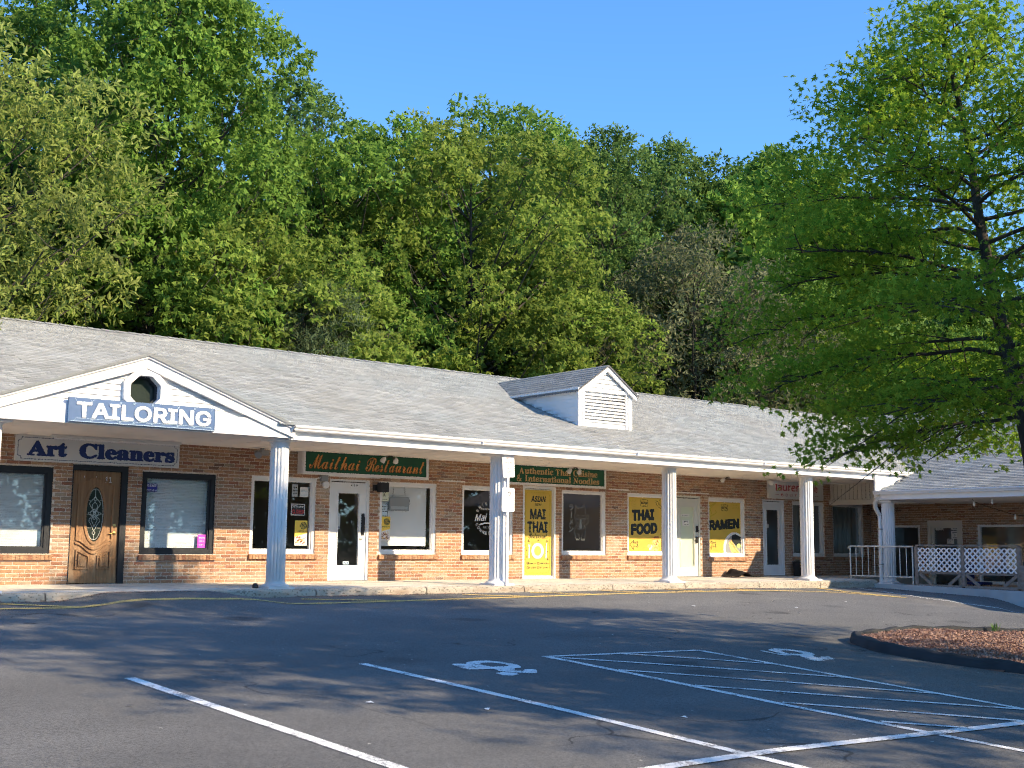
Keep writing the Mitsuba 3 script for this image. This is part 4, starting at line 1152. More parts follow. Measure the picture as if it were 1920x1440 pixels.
# post with two plates in front of the second column
k = thing('sign_post', 'white parking sign post with two plates in front of the second column', 'sign post')
spx, spy = 4.93, -2.69
put('post', MB().box(spx - .03, spx + .03, spy - .02, spy + .02, -.05, 2.5), 'sign_plate', k)
put('upper_plate', MB().ext(affinity.rotate(rrect(spx - .15, spx + .15, 2.10, 2.55, .03), 4), .004, WALL, (0, spy - .025, 0)), 'sign_plate', k)
tx = union_all([fit(letters(w, INTER, 1), spx - a, spx + a, z, z + .05) for w, a, z in (('NO', .045, 2.455), ('PARKING', .105, 2.37), ('FIRE', .06, 2.27), ('ZONE', .06, 2.19))])
put('upper_print', MB().ext(affinity.rotate(tx, 4, origin=(spx, 2.325)), .002, WALL, (0, spy - .029, 0)), 'faded_red_ink', k)
put('lower_plate', MB().ext(rrect(spx - .16, spx + .16, 1.42, 1.89, .03), .004, WALL, (0, spy - .025, 0)), 'sign_plate', k)
put('lower_print', MB().ext(union_all([stroke([(spx - .01, 1.70), (spx - .01, 1.77), (spx + .0, 1.785)], .014), stroke([(spx - .01, 1.80), (spx + .03, 1.812), (spx + .055, 1.79), (spx + .05, 1.75), (spx + .02, 1.73)], .013), Point(spx, 1.855).buffer(.007), Point(spx + .01, 1.455).buffer(.007)]), .002, WALL, (0, spy - .029, 0)), 'black_ink', k)

# posters -------------------------------------------------------------
PY = .098
x0, x1 = 7.60, 8.44
k = thing('poster', 'tall yellow poster filling a door with black MAI THAI lettering and a plate', 'poster')
PY2 = .074
flat(k, 'sheet', sbox(x0, .075, x1, 2.035), 'poster_yellow', PY2, .004)
Y1 = PY2 - .0045
o1, o2 = rrect(x0 + .045, x1 - .045, .12, 1.99, .10), rrect(x0 + .06, x1 - .06, .135, 1.975, .085)
flat(k, 'border_line', o1.difference(o1.buffer(-.005)).union(o2.difference(o2.buffer(-.005))), 'mustard_ink', Y1, .002)
cx = (x0 + x1) / 2
tx = [fit(letters('ASIAN', INTER, 4), cx - .20, cx + .22, 1.76, 1.90, .12), fit(letters('BISTRO', INTER, 3), cx - .08, cx + .10, 1.675, 1.73, .12),
      fit(letters('MAI', INTER, 5), cx - .23, cx + .24, 1.36, 1.60), fit(letters('THAI', INTER, 5), cx - .31, cx + .30, 1.05, 1.31)]
tx += [fit(letters(serif('Restaurant', True), MATH, 0), cx - .27, cx + .28, .92, 1.06)]
for j, (z, w1, w2) in enumerate(((.35, 'MaiThai', '203 555 0100'), (.25, 'maithai', 'maithai.com'))):
    for q, (xx, w) in enumerate(((x0 + .095, w1), (cx - .01, w2))):
        o = Point(xx + .035, z).buffer(.032, quad_segs=6)
        tx.append(o.difference(o.buffer(-.012)) if j or q else o.difference(sbox(xx + .025, z - .03, xx + .042, z + .02)))
        tx.append(wig(xx + .085, xx + (.27 if q == 0 else .36), z - .012, .026, .1, 5 + j * 3 + q))
for xx, z, r_ in ((x0 + .15, .87, .03), (cx + .02, .88, .018), (x1 - .14, .87, .027), (x0 + .1, .65, .018), (x1 - .11, .62, .016), (x0 + .1, .5, .02), (x1 - .11, .45, .026)):
    tx.append(Polygon([(xx - r_, z - r_), (xx + r_, z - r_), (xx, z + r_)]).difference(Point(xx, z - r_ * .3).buffer(r_ * .3)))
flat(k, 'lettering', union_all(tx), 'black_ink', Y1, .002)
pl = ellipse(cx, .635, .19, .185)
flat(k, 'plate_picture', pl.union(stroke([(x0 + .165, .48), (x0 + .175, .75)], .035)).union(stroke([(x0 + .155, .72), (x0 + .155, .79)], .012)).union(stroke([(x0 + .19, .72), (x0 + .19, .79)], .012)).union(stroke([(x1 - .165, .48), (x1 - .15, .80)], .032)), 'white_ink', Y1 - .0025, .002)
flat(k, 'plate_rim', pl.difference(pl.buffer(-.006)).union(ellipse(cx, .635, .11, .115).difference(ellipse(cx, .635, .104, .109))), 'grey_ink', Y1 - .005, .0015)
flat(k, 'plate_centre', ellipse(cx, .635, .104, .109), 'plate_yellow', Y1 - .005, .0015)


def badge(cx, cz):
    o = rrect(cx - .13, cx + .13, cz - .085, cz + .085, .03)
    return [o.difference(o.buffer(-.009)), fit(letters('MAI THAI', INTER, 3), cx - .105, cx + .105, cz - .03, cz + .025), wig(cx - .04, cx + .04, cz + .045, .015, 0, 3), wig(cx - .05, cx + .05, cz - .06, .01, 0, 4)]


def arrow(x, z):
    return [stroke([(x, z), (x + .13, z + .11), (x + .115, z + .045), (x + .26, z + .075), (x + .28, z - .06), (x + .115, z - .025), (x + .125, z - .12), (x, z)], .012), stroke([(x + .13, z + .11), (x + .15, z + .085), (x + .118, z + .03)], .007), stroke([(x + .125, z + .045), (x + .25, z + .015), (x + .28, z - .06)], .007)]


x0, x1, z0, z1 = 10.905, 12.135, .615, 2.0
k = thing('poster', 'yellow window poster with big black THAI FOOD lettering behind the third column', 'poster')
flat(k, 'sheet', sbox(x0, z0, x1, z1), 'poster_yellow', PY, .003)
Y1 = PY - .0035
tx = [fit(letters('THAI', INTER, 9), x0 + .17, x0 + .95, 1.38, 1.66, .0, .05), fit(letters('FOOD', INTER, 9), x0 + .14, x0 + 1.06, 1.03, 1.31, .0, .06)] + badge(x0 + .60, 1.84) + arrow(x0 + .10, .80)
tx += [stroke([(x0 + 1.0, 1.9), (x0 + 1.04, 1.80), (x0 + 1.12, 1.74), (x0 + 1.2, 1.72), (x0 + 1.2, 1.78), (x0 + 1.12, 1.82), (x0 + 1.08, 1.9), (x0 + 1.0, 1.9)], .01), stroke([(x0 + 1.14, 1.9), (x0 + 1.16, 1.94)], .008), stroke([(x0 + 1.16, 1.05), (x0 + 1.22, 1.10)], .012)]
flat(k, 'lettering', union_all(tx), 'black_ink', Y1, .002)
flat(k, 'stripe_print', union_all([sbox(x0 + .02, 1.75 + i * .035, x0 + .30, 1.755 + i * .035) for i in range(7)]), 'mustard_ink', Y1, .0015)
rf = np.random.default_rng(6)
fx, fz = x0 + 1.0, .84
clip = sbox(x0 + .01, z0 + .01, x1 - .01, z1)
flat(k, 'bowl_picture', ellipse(fx - .14, .72, .10, .085).intersection(clip), 'white_ink', Y1, .0015)
flat(k, 'noodle_picture', union_all([ellipse(fx + rf.normal() * .09, fz - .06 + rf.normal() * .075, .07, .05) for _ in range(14)]).intersection(clip), 'food_tan', Y1 - .002, .0015)
flat(k, 'shrimp_picture', union_all([stroke([(fx + a - .06, fz + b), (fx + a, fz + b + .035), (fx + a + .06, fz + b - .01)], .035) for a, b in ((-.05, .10), (.05, .02), (-.08, -.03), (.09, -.1), (0, -.12), (.1, .08))]).intersection(clip), 'food_orange', Y1 - .004, .0015)
flat(k, 'garnish_picture', union_all([stroke([(fx - .05, fz + .15), (fx + .08, fz + .16)], .045), ellipse(fx + .02, fz - .02, .03, .02), ellipse(fx + .06, fz + .06, .025, .02)]).intersection(clip), 'food_brown', Y1 - .006, .0015)

x0, x1, z0, z1 = 13.825, 15.135, .59, 1.97
k = thing('poster', 'yellow window poster with black RAMEN lettering and a noodle bowl', 'poster')
flat(k, 'sheet', sbox(x0, z0, x1, z1), 'poster_yellow', PY, .003)
Y1 = PY - .0035
tx = [fit(letters('RAMEN', INTER, 9), x0 + .06, x1 - .08, 1.19, 1.46, 0, .06)] + badge(x0 + .66, 1.80) + arrow(x0 + .03, .82)
flat(k, 'lettering', union_all(tx), 'black_ink', Y1, .002)
flat(k, 'stripe_print', union_all([sbox(x1 - .38, 1.78 + i * .04, x1 - .05, 1.786 + i * .04) for i in range(5)] + [stroke([(x0 + .02, 1.78), (x0 + .33, 1.93)], .02), stroke([(x0 + .05, 1.72), (x0 + .30, 1.90)], .016), stroke([(x0 + .08, 1.76), (x0 + .16, 1.64), (x0 + .1, 1.54), (x0 + .2, 1.60), (x0 + .34, 1.66), (x0 + .3, 1.72)], .022)]), 'mustard_ink', Y1, .0015)
clip = sbox(x0 + .01, z0 + .01, x1 - .005, z1); bx_, bz_ = x0 + 1.04, .74
bw = ellipse(bx_, bz_, .44, .42, 16).intersection(clip)
flat(k, 'bowl_picture', bw, 'paper', Y1, .0015)
flat(k, 'broth_picture', ellipse(bx_ + .02, bz_ - .0, .37, .35, 16).intersection(clip), 'grey_ink', Y1 - .002, .0015)
flat(k, 'seaweed_picture', Polygon([(bx_ - .12, bz_ + .20), (bx_ - .1, bz_ + .33), (bx_ + .02, bz_ + .37), (bx_ + .3, bz_ + .28), (bx_ + .3, bz_ + .02), (bx_ + .05, bz_ + .06)]).intersection(clip), 'black_ink', Y1 - .004, .0015)
flat(k, 'noodle_picture', Polygon([(bx_ - .24, bz_ + .14), (bx_ - .12, bz_ + .2), (bx_ + .22, bz_ - .14), (bx_ + .26, bz_ - .14), (bx_ + .1, bz_ - .22), (bx_ - .1, bz_ - .14), (bx_ - .18, bz_ - .05)]).intersection(clip), 'food_tan', Y1 - .006, .0015)
flat(k, 'shrimp_picture', union_all([stroke([(bx_ - .2, bz_ + .18), (bx_ + .14, bz_ - .13)], .03), stroke([(bx_ - .15, bz_ + .22), (bx_ + .0, bz_ + .02)], .025), ellipse(bx_, bz_ - .13, .06, .03)]).intersection(clip), 'food_orange', Y1 - .008, .0015)
flat(k, 'garnish_picture', ellipse(bx_ + .16, bz_ + .06, .085, .06).intersection(clip), 'food_green', Y1 - .008, .0015)

# papers in the windows
def notice(name, lab, x0, x1, z0, z1, m, ink, marks, y=PY, cat='notice', group=None):
    k = thing(name, lab, cat, group)
    flat(k, 'sheet', sbox(x0, z0, x1, z1), m, y, .002)
    if marks is not None: flat(k, 'print', marks, ink, y - .0025, .0015)
    return k


notice('window_notice', 'blue PLEASE sign stuck to the upper left of a tailor window', -1.405, -1.18, 1.68, 1.83, 'notice_blue', 'white_ink', fit(letters('PLEASE', INTER, 3), -1.38, -1.2, 1.77, 1.815).union(wig(-1.39, -1.19, 1.70, .02, 0, 2)))
notice('window_flyer', 'bright magenta flyer in the lower right corner of a tailor window', -.34, -.165, .625, .90, 'flyer_magenta', 'paper', wig(-.31, -.19, .83, .025, 0, 1).union(wig(-.31, -.19, .77, .018, 0, 4)).union(wig(-.31, -.19, .70, .018, 0, 5)), cat='flyer')
notice('window_notice', 'narrow grey notice at the upper right of the window left of the restaurant door', 1.63, 1.76, 1.68, 1.93, 'sticker_white', 'black_ink', union_all([sbox(1.655, 1.85, 1.69, 1.88), sbox(1.71, 1.85, 1.74, 1.88), wig(1.65, 1.75, 1.79, .03, 0, 1), wig(1.65, 1.75, 1.74, .02, 0, 2)]))
notice('window_notice', 'white and pale blue card at upper right of the window behind the first column', 1.81, 2.0, 1.68, 1.88, 'paper', 'paper_blue', wig(1.83, 1.98, 1.78, .05, 0, 2).union(wig(1.83, 1.98, 1.71, .02, 0, 3)))
x = notice('closed_sign', 'black and red closed sign hanging behind the glass beside the first column', 1.62, 1.93, 1.31, 1.54, 'black_ink', 'white_ink', fit(letters('Sorry', MATH, 2), 1.645, 1.77, 1.45, 1.52).union(fit(letters("WE'RE", INTER, 2), 1.79, 1.90, 1.46, 1.50)).union(sbox(1.62, 1.31, 1.93, 1.54).difference(sbox(1.632, 1.322, 1.918, 1.528))), cat='sign')
flat(x, 'red_lettering', fit(letters('CLOSED', INTER, 3), 1.65, 1.91, 1.345, 1.425), 'red_ink', PY - .0025, .0015)


def food_flyer(x0, z0, lab):
    x1, z1 = x0 + .28, z0 + .50
    k = notice('food_flyer', lab, x0, x1, z0, z1, 'plate_yellow', 'black_ink', Point(x0 + .195, z1 - .105).buffer(.075).difference(union_all([stroke([(x0 + .13 + i * .03, z1 - .18), (x0 + .17 + i * .03, z1 - .03)], .012) for i in range(4)])).union(wig(x0 + .06, x1 - .02, z1 - .22, .02, 0, 2)), cat='flyer')
    flat(k, 'dish_picture', Polygon([(x0, z0), (x1, z0), (x1, z0 + .25), (x0 + .18, z0 + .22), (x0, z0 + .17)]), 'paper', PY - .0025, .001)
    r = np.random.default_rng(int(x0 * 10))
    flat(k, 'dish_detail', union_all([stroke([(x0 + .02 + a, z0 + .03 + b), (x0 + .06 + a, z0 + .05 + b)], .014) for a, b in r.uniform([0, 0], [.2, .13], (22, 2))]), 'food_brown', PY - .004, .001)
    flat(k, 'dish_accent', union_all([Point(x0 + .05 + a, z0 + .02 + b).buffer(.012) for a, b in r.uniform([0, 0], [.2, .18], (14, 2))]), 'food_tan', PY - .0055, .001)


food_flyer(1.72, .71, 'yellow food flyer at the lower right of the window left of the restaurant door')
food_flyer(3.70, .83, 'yellow food flyer at the left edge of the window with the white shade')
notice('window_notice', 'pale green grade card with a letter A at the left edge of the shaded window', 3.70, 3.93, 1.66, 1.91, 'paper_green', 'black_ink', fit(letters('A', MATH, 2), 3.785, 3.845, 1.755, 1.825).union(wig(3.73, 3.9, 1.86, .018, 0, 3)).union(wig(3.73, 3.9, 1.69, .012, 0, 5)))
notice('window_notice', 'framed white notice below the grade card in the shaded window', 3.73, 3.91, 1.34, 1.60, 'paper_blue', 'black_ink', union_all([sbox(3.73, 1.34, 3.91, 1.60).difference(sbox(3.74, 1.35, 3.90, 1.59)), wig(3.76, 3.89, 1.53, .03, 0, 1), wig(3.77, 3.88, 1.48, .018, 0, 2), wig(3.76, 3.89, 1.43, .02, 0, 3)]))
k = thing('hanging_panel', 'unlit grey panel hanging on wires inside the shaded window', 'panel')
put('case', MB().box(3.97, 4.47, .125, .165, 1.46, 1.76), 'grey_ink', k); put('strip', MB().box(4.01, 4.43, .121, .125, 1.50, 1.56), 'sticker_white', k)
put('wire', MB().tube([[4.06, .14, 1.76], [4.08, .14, 2.0]], .003, 5).tube([[4.37, .14, 1.76], [4.36, .14, 2.0]], .003, 5).tube([[4.42, .13, 1.70], [4.5, .13, 1.62], [4.46, .13, 1.58], [4.49, .13, 1.72]], .004, 5), 'black_plastic', k)
# round lettering on the glass
k = thing('window_decal', 'white round lettering Mai Thai on the glass left of the second column', 'decal')
g = [fit(letters('Mai Thai', MATH, 2), 6.21, 6.95, 1.28, 1.45, .3, .06), fit(letters('THAI AUTHENTIC', INTER, 1), 6.38, 6.74, 1.545, 1.575), fit(letters('EST. 1996', INTER, 1), 6.46, 6.70, 1.13, 1.17), stroke([(6.36, 1.21), (6.5, 1.245), (6.72, 1.245)], .03)]
for word, a0, a1, rr, fl in (('ORIGINAL', 150, 30, .33, 1), ('CONNECTION', 205, 335, .33, -1)):
    for i, c in enumerate(word):
        a = math.radians(a0 + (a1 - a0) * i / (len(word) - 1))
        s_ = fit(letters(c, INTER, 1), -.025 if c != 'I' else -.007, .025 if c != 'I' else .007, -.035, .035)
        s_ = affinity.rotate(s_, math.degrees(a) - 90 if fl > 0 else math.degrees(a) + 90, origin=(0, 0))
        g.append(affinity.translate(s_, 6.58 + rr * math.cos(a), 1.35 + rr * math.sin(a)))
g.append(Point(6.27, 1.52).buffer(.014))
flat(k, 'lettering', union_all(g), 'white_ink', PY, .001)
# cat drawing
k = thing('window_decal', 'white line drawing of a cat eating noodles on the glass', 'decal')
cx = 9.37; g = []; W_ = .009
def S(*p, w=W_): g.append(stroke([(cx + a, 1.0 + b) for a, b in p], w))
S((-.16, .56), (-.17, .66), (-.15, .73), (-.10, .68), (-.04, .63), (.03, .63), (.08, .70), (.12, .73), (.16, .64), (.17, .52), (.17, .42), (.12, .33), (.06, .28), (.0, .26), (-.08, .28), (-.14, .34), (-.18, .42), (-.18, .50), (-.16, .56))
S((-.13, .69), (-.09, .63)); S((.10, .68), (.13, .62))
S((-.11, .46), (-.08, .49), (-.03, .47)); S((.04, .47), (.08, .49), (.13, .46)); S((-.02, .43), (.01, .44), (.03, .42)); S((-.06, .38), (-.02, .41), (.02, .38), (.06, .41), (.1, .38))
S((-.16, .42), (-.08, .41)); S((-.15, .39), (-.08, .39)); S((.16, .42), (.09, .41))
S((.17, .42), (.24, .42), (.27, .50), (.22, .52), (.2, .44)); S((.27, .48), (.27, .36), (.22, .28), (.15, .24))
S((-.12, .24), (-.11, .18), (-.02, .14), (.06, .15), (.12, .2), (.13, .25), (.05, .21), (-.05, .21), (-.12, .24))
S((-.13, .27), (-.18, .20), (-.19, .10), (-.15, .0), (-.13, -.10), (-.05, -.10), (-.03, -.05), (-.08, .06)); S((.13, .27), (.16, .18), (.16, .06), (.14, -.10), (.05, -.10), (.03, -.05), (.08, .06)); S((-.09, -.1), (-.09, -.06)); S((.10, -.1), (.10, -.06))
g.append(Polygon([(cx - .02, 1.38), (cx + .03, 1.38), (cx + .05, 1.17), (cx - .03, 1.17)]))
for i, c in enumerate('ラーメン'):
    sh_ = letters(c, CJK, 0)
    if c == 'ー': sh_ = affinity.rotate(sh_, 90)
    b = (cx - .36, cx - .23, 1.60 - i * .17, 1.73 - i * .17)
    if c == 'ー': b = (cx - .30, cx - .275, 1.42, 1.55)
    g.append(fit(sh_, b[0], b[1], b[2], b[3]).buffer(.004))
flat(k, 'outline', union_all(g), 'etched_glass', PY, .001)
# small marks on doors
notice('door_number', 'black 110 digits and a small 0 sticker on the white restaurant door', 2.94, 3.15, 1.935, 1.985, 'white_ink', 'black_ink', fit(letters('110', INTER, 3), 2.955, 3.135, 1.94, 1.98), .046, 'number')
notice('door_sticker', 'small blue sticker at the foot of the restaurant door glass', 2.83, 2.97, .335, .40, 'paper_blue', 'navy_ink', wig(2.85, 2.95, .355, .025, 0, 1), .066, 'sticker')
notice('door_sticker', 'tall pale sticker on the left of the restaurant door glass', 2.66, 2.74, 1.05, 1.36, 'sticker_white', 'navy_ink', wig(2.67, 2.73, 1.08, .03, 0, 1), .066, 'sticker')
notice('door_notice', 'small white strip notice high on the grey door', 12.80, 13.10, 1.535, 1.60, 'paper', 'grey_ink', wig(12.83, 13.07, 1.55, .025, 0, 1), .066)
notice('door_notice', 'white square notice below the strip on the grey door', 12.84, 13.10, 1.30, 1.44, 'paper', 'black_ink', wig(12.9, 13.04, 1.39, .03, 0, 1).union(wig(12.87, 13.07, 1.33, .018, 0, 4)), .066)
notice('door_notice', 'small white sticker on the dark glass of the boutique door', 16.13, 16.25, 1.30, 1.40, 'paper', None, None, .066)

# lamps under the soffit
def spot_lamp(x, y, lab, n=2):
    t = thing('spot_lamp', lab, 'spotlight', 'twin spotlights under the porch ceiling')
    put('mount', MB().lathe([(.001, ZS - .02), (.05, ZS - .02), (.05, ZS - .001)], (x, y, 0), 14), 'black_plastic', t)
    for s in ((-1, 1) if n == 2 else (-1,)):
        a = np.array([x + s * .03, y, ZS - .02]); b = np.array([x + s * .15, y + .03, ZS - .085])
        put('arm', MB().tube([a, b], .012, 8), 'black_plastic', t)
        d = np.array([s * .25, .55, -.6]); d /= np.linalg.norm(d)
        put('head', MB().tube([b - d * .06, b - d * .03, b + d * .05, b + d * .06], [.02, .045, .058, .055], 14), 'sign_white', t, smooth=40)


spot_lamp(3.62, -.42, 'black spotlight bracket with white heads above the script restaurant sign')
spot_lamp(8.75, -.42, 'twin white spotlights above the second green sign')
spot_lamp(14.05, -.42, 'single white spotlight above the yellow RAMEN poster', 1)
t = thing('flood_light', 'grey security floodlight under the porch ceiling beside the first column', 'floodlight')
put('head', MB().box(.62, .86, -.36, -.2, 2.44, 2.54).tube([[.66, -.34, 2.47], [.60, -.42, 2.43]], [.06, .07], 10), 'grey_metal', t); put('mount', MB().box(.72, .78, -.3, -.24, 2.54, ZS - .001), 'grey_metal', t)
t = thing('flood_light', 'small white floodlight under the porch ceiling at the fourth column', 'floodlight')
put('head', MB().box(15.75, 15.98, -.5, -.32, 2.47, 2.545).tube([[15.78, -.45, 2.5], [15.66, -.52, 2.47]], [.05, .06], 10), 'white_trim', t); put('mount', MB().box(15.84, 15.9, -.44, -.38, 2.545, ZS - .001), 'white_trim', t)
t = thing('tube_light', 'long white fluorescent fitting under the porch ceiling above the cleaners sign', 'light fitting')
put('housing', MB().box(-3.35, -1.0, -.52, -.40, ZS - .05, ZS - .005), 'sign_white', t); put('tube', MB().tube([[-3.3, -.46, ZS - .066], [-1.05, -.46, ZS - .066]], .015, 8), 'white_ink', t)
t = thing('tube_light', 'thin fluorescent fitting under the porch ceiling right of the fourth column', 'light fitting')
put('housing', MB().box(16.9, 18.5, -.75, -.68, ZS - .04, ZS - .005), 'white_trim', t)

# bin and crumpled mat on the walk
t = thing('trash_bin', 'small black bin on the walk behind the fourth column', 'bin')
mb = MB()
for z0_, z1_, a, b in ((.0, .36, .19, .21), (.36, .39, .225, .225)):
    v = np.array([[s * a, q * a * .8, z0_] for s, q in ((-1, -1), (1, -1), (1, 1), (-1, 1))] + [[s * b, q * b * .8, z1_] for s, q in ((-1, -1), (1, -1), (1, 1), (-1, 1))]) + [17.22, -.28, .002]
    mb.add(v, [[0, 1, 5, 4], [1, 2, 6, 5], [2, 3, 7, 6], [3, 0, 4, 7], [4, 5, 6, 7], [3, 2, 1, 0]])
put('body', mb, 'black_plastic', t)
gx, gy = np.linspace(0, 1, 26), np.linspace(0, 1, 14)
X, Y = np.meshgrid(gx, gy)
Zc = .012 + .20 * np.exp(-((X - .28) / .14) ** 2) * (.55 + .45 * Y) + .025 * (meshkit.noise(np.stack([X * 5, Y * 4, X * 0], -1)) - .4).clip(0)
v = np.stack([14.0 + X * 1.25 + .1 * Y, -.75 + Y * .62, Zc], -1).reshape(-1, 3); i = np.arange(13 * 26).reshape(13, 26)[:, :-1].ravel()
put('floor_mat', MB().add(v, np.stack([i, i + 1, i + 27, i + 26], 1)), 'cloth_black', smooth=True, label='crumpled black mat humped up on the walk below the RAMEN poster', cat='mat')
t = thing('hose_fitting', 'small dark fitting on the walk beside the base of the first column', 'fitting')
put('body', MB().lathe([(.001, 0), (.05, .0), (.05, .05), (.03, .08), (.001, .085)], (-.32, -2.3, -.02), 12), 'black_plastic', t, smooth=40)

# retaining wall, railing and lattice fence of the wing porch
rw = MB(); yy = np.linspace(-2.82, -6.85, 22); top = -.13 + .0 * yy - .05 * sst(-3.2, -6.8, yy) + .0
fr = np.column_stack([np.full(22, 16.92), yy])
for i in range(21):
    a, b = yy[i], yy[i + 1]; za, zb2 = top[i], top[i + 1]
    rw.add([[16.90, a, -1.1], [16.90, b, -1.1], [16.92, b, zb2], [16.92, a, za], [17.2, a, -1.1], [17.2, b, -1.1], [17.18, b, zb2], [17.18, a, za]], [[0, 1, 2, 3], [3, 2, 6, 7], [5, 4, 7, 6]])
rw.add([[16.90, -6.85, -1.1], [17.2, -6.85, -1.1], [17.18, -6.85, top[-1]], [16.92, -6.85, top[-1]]], [[0, 1, 2, 3]])
rw.box(16.92, 17.18, -2.82, -2.80, -1.1, -.13)
put('retaining_wall', rw, 'wall_paint_pale', label='low pale painted retaining wall along the side porch', cat='retaining wall')
t = thing('railing', 'white metal railing with upright bars at the step down to the side porch', 'railing')
RXX = 17.04
put('top_rail', MB().tube([[RXX, -1.93, .76], [RXX, -1.95, .81], [RXX, -2.0, .825], [RXX, -3.88, .825]], .02, 8), 'rail_paint', t, smooth=50)
put('bottom_rail', MB().tube([[RXX, -1.99, .06], [RXX, -3.88, .06]], .016, 8), 'rail_paint', t, smooth=50)
for y in (-1.99, -3.86):
    put('post', MB().tube([[RXX, y, -.12], [RXX, y, .82]], .02, 8), 'rail_paint', t, smooth=50)
for y in np.linspace(-2.17, -3.68, 9):
    put('baluster', MB().tube([[RXX, y, .06], [RXX, y, .825]], .011, 6), 'rail_paint', t, smooth=60)
FEN = thing('lattice_fence', 'weathered wooden fence with white diagonal lattice panels on the retaining wall', 'fence')
FX = 17.05
PYS = (-3.98, -5.26, -6.70)
for y in PYS:
    put('post', MB().box(FX - .045, FX + .045, y - .045, y + .045, -.13, .84), 'weathered_wood', FEN)
for a, b in zip(PYS[:-1], PYS[1:]):
    put('top_rail', MB().box(FX - .07, FX + .07, b + .0, a - .0, .842, .875), 'weathered_wood', FEN)
    put('middle_rail', MB().box(FX - .02, FX + .02, b + .047, a - .047, .16, .215), 'weathered_wood', FEN)
    put('bottom_rail', MB().box(FX - .035, FX + .035, b + .047, a - .047, -.165, -.10), 'weathered_wood', FEN)
    for s, y in ((-1, a - .06), (1, b + .06)):
        mb = MB(); p0, p1 = np.array([y, .17]), np.array([y + s * .34, -.10])
        d = (p1 - p0) / np.linalg.norm(p1 - p0); nn = np.array([-d[1], d[0]]) * .036
        q = [p0 + nn, p0 - nn, p1 - nn, p1 + nn]
        mb.add([[FX - .03, u[0], u[1]] for u in q] + [[FX + .01, u[0], u[1]] for u in q], [[0, 1, 2, 3], [7, 6, 5, 4], [0, 4, 5, 1], [1, 5, 6, 2], [2, 6, 7, 3], [3, 7, 4, 0]])
        put('brace', mb, 'weathered_wood', FEN)


def lattice(parent, ya, yb, z0, z1, x):
    pk = thing(parent + '__lattice_panel', None, None)
    clip = sbox(ya, z0, yb, z1); st = .105 * math.sqrt(2)
    M = np.array([[0, 0, -1], [1, 0, 0], [0, 1, 0]], float)
    for s in (1, -1):
        c = ya - (z1 - z0) - 1 if s > 0 else ya - 1
        u = ya - (z1 - z0)
        while u < yb + (z1 - z0):
            ln = LineString([(u, z0), (u + (z1 - z0), z1)] if s > 0 else [(u + (z1 - z0), z0), (u, z1)]).buffer(.019, cap_style='flat').intersection(clip)
            if not ln.is_empty and ln.area > 1e-3:
                put('slat', MB().ext(ln, .007, M, (x + (0 if s > 0 else -.0075), 0, 0)), 'lattice_white', pk)
            u += st


lattice(FEN, -5.21, -4.03, .215, .80, FX - .03)
lattice(FEN, -6.65, -5.31, .215, .80, FX - .03)
put('post', MB().box(FX - .1, FX + .0, -6.87, -6.77, -1.0, .40), 'weathered_wood', FEN)
lattice(FEN, -8.2, -6.90, -.55, .30, FX - .06)
# furniture on the wing porch
t = thing('patio_table', 'dark metal patio table behind the lattice fence', 'table')
put('top', MB().box(18.6, 19.5, -6.6, -5.3, .10, .14), 'black_plastic', t)
for x in (18.68, 19.42):
    for y in (-6.5, -5.4):
        put('leg', MB().tube([[x, y, WF], [x, y, .10]], .018, 6), 'black_plastic', t)
t = thing('patio_chair', 'dark blue patio chair beside the side wing door', 'chair')
put('seat', MB().box(18.7, 19.2, -4.75, -4.2, -.12, -.06), 'chair_blue', t); put('backrest', MB().box(18.7, 19.2, -4.25, -4.19, -.05, .40), 'chair_blue', t)
for x in (18.73, 19.17):
    for y in (-4.72, -4.23):
        put('leg', MB().tube([[x, y, WF], [x, y, -.12]], .016, 6), 'black_plastic', t)
# string lights under the wing gutter
t = thing('string_lights', 'black cord with clear bulbs hanging under the gutter of the side wing', 'string lights')
pts = [[17.3, -5.4, 2.0], [17.35, -5.42, 1.93], [17.6, -5.6, 1.82], [18.2, -6.0, 1.62], [18.8, -6.4, 1.56], [19.6, -6.9, 1.72]]
put('cord', MB().tube(pts, .008, 5), 'black_plastic', t)
for p in (pts[1], [17.35, -5.9, 1.97], pts[3], pts[4]):
    put('bulb', MB().lathe([(.001, .02), (.014, .02), (.016, -.03), (.03, -.07), (.02, -.105), (.001, -.115)], p, 10), 'paper', t, smooth=50)
t = thing('horn_speaker', 'black box speaker under the bulkhead in the inside corner', 'speaker')
put('case', MB().box(20.3, 20.6, -.85, -.55, 1.62, 1.98), 'black_plastic', t); put('bracket', MB().box(20.6, 20.79, -.72, -.68, 1.78, 1.82), 'black_plastic', t)


# ------------------------------------------------------------------ trees
def unit(a):
    return a / (np.linalg.norm(a, axis=-1, keepdims=True) + 1e-12)


def leaf_mesh(C, ax, nr, ln, wd, uv, fold=.25):
    ax = unit(ax); sd = unit(np.cross(nr, ax)); up = np.cross(ax, sd)
    ln, wd = ln[:, None], wd[:, None]
    b = C; t = C + ax * ln - up * ln * .12
    m = C + ax * ln * .48
    l = m + sd * wd * .5 + up * wd * fold; r = m - sd * wd * .5 + up * wd * fold
    if fold < 0:                      # far trees: one triangle a leaf
        V = np.stack([b + sd * wd * .5, t, b - sd * wd * .5], 1).reshape(-1, 3); i = np.arange(len(C)) * 3
        return V, np.stack([i, i + 1, i + 2], 1), np.repeat(uv, 3, 0)
    V = np.stack([b, l, t, r], 1).reshape(-1, 3); i = np.arange(len(C)) * 4
    F = np.vstack([np.stack([i, i + 2, i + 1], 1), np.stack([i, i + 3, i + 2], 1)])
    return V, F, np.repeat(uv, 4, 0)


STAR = None


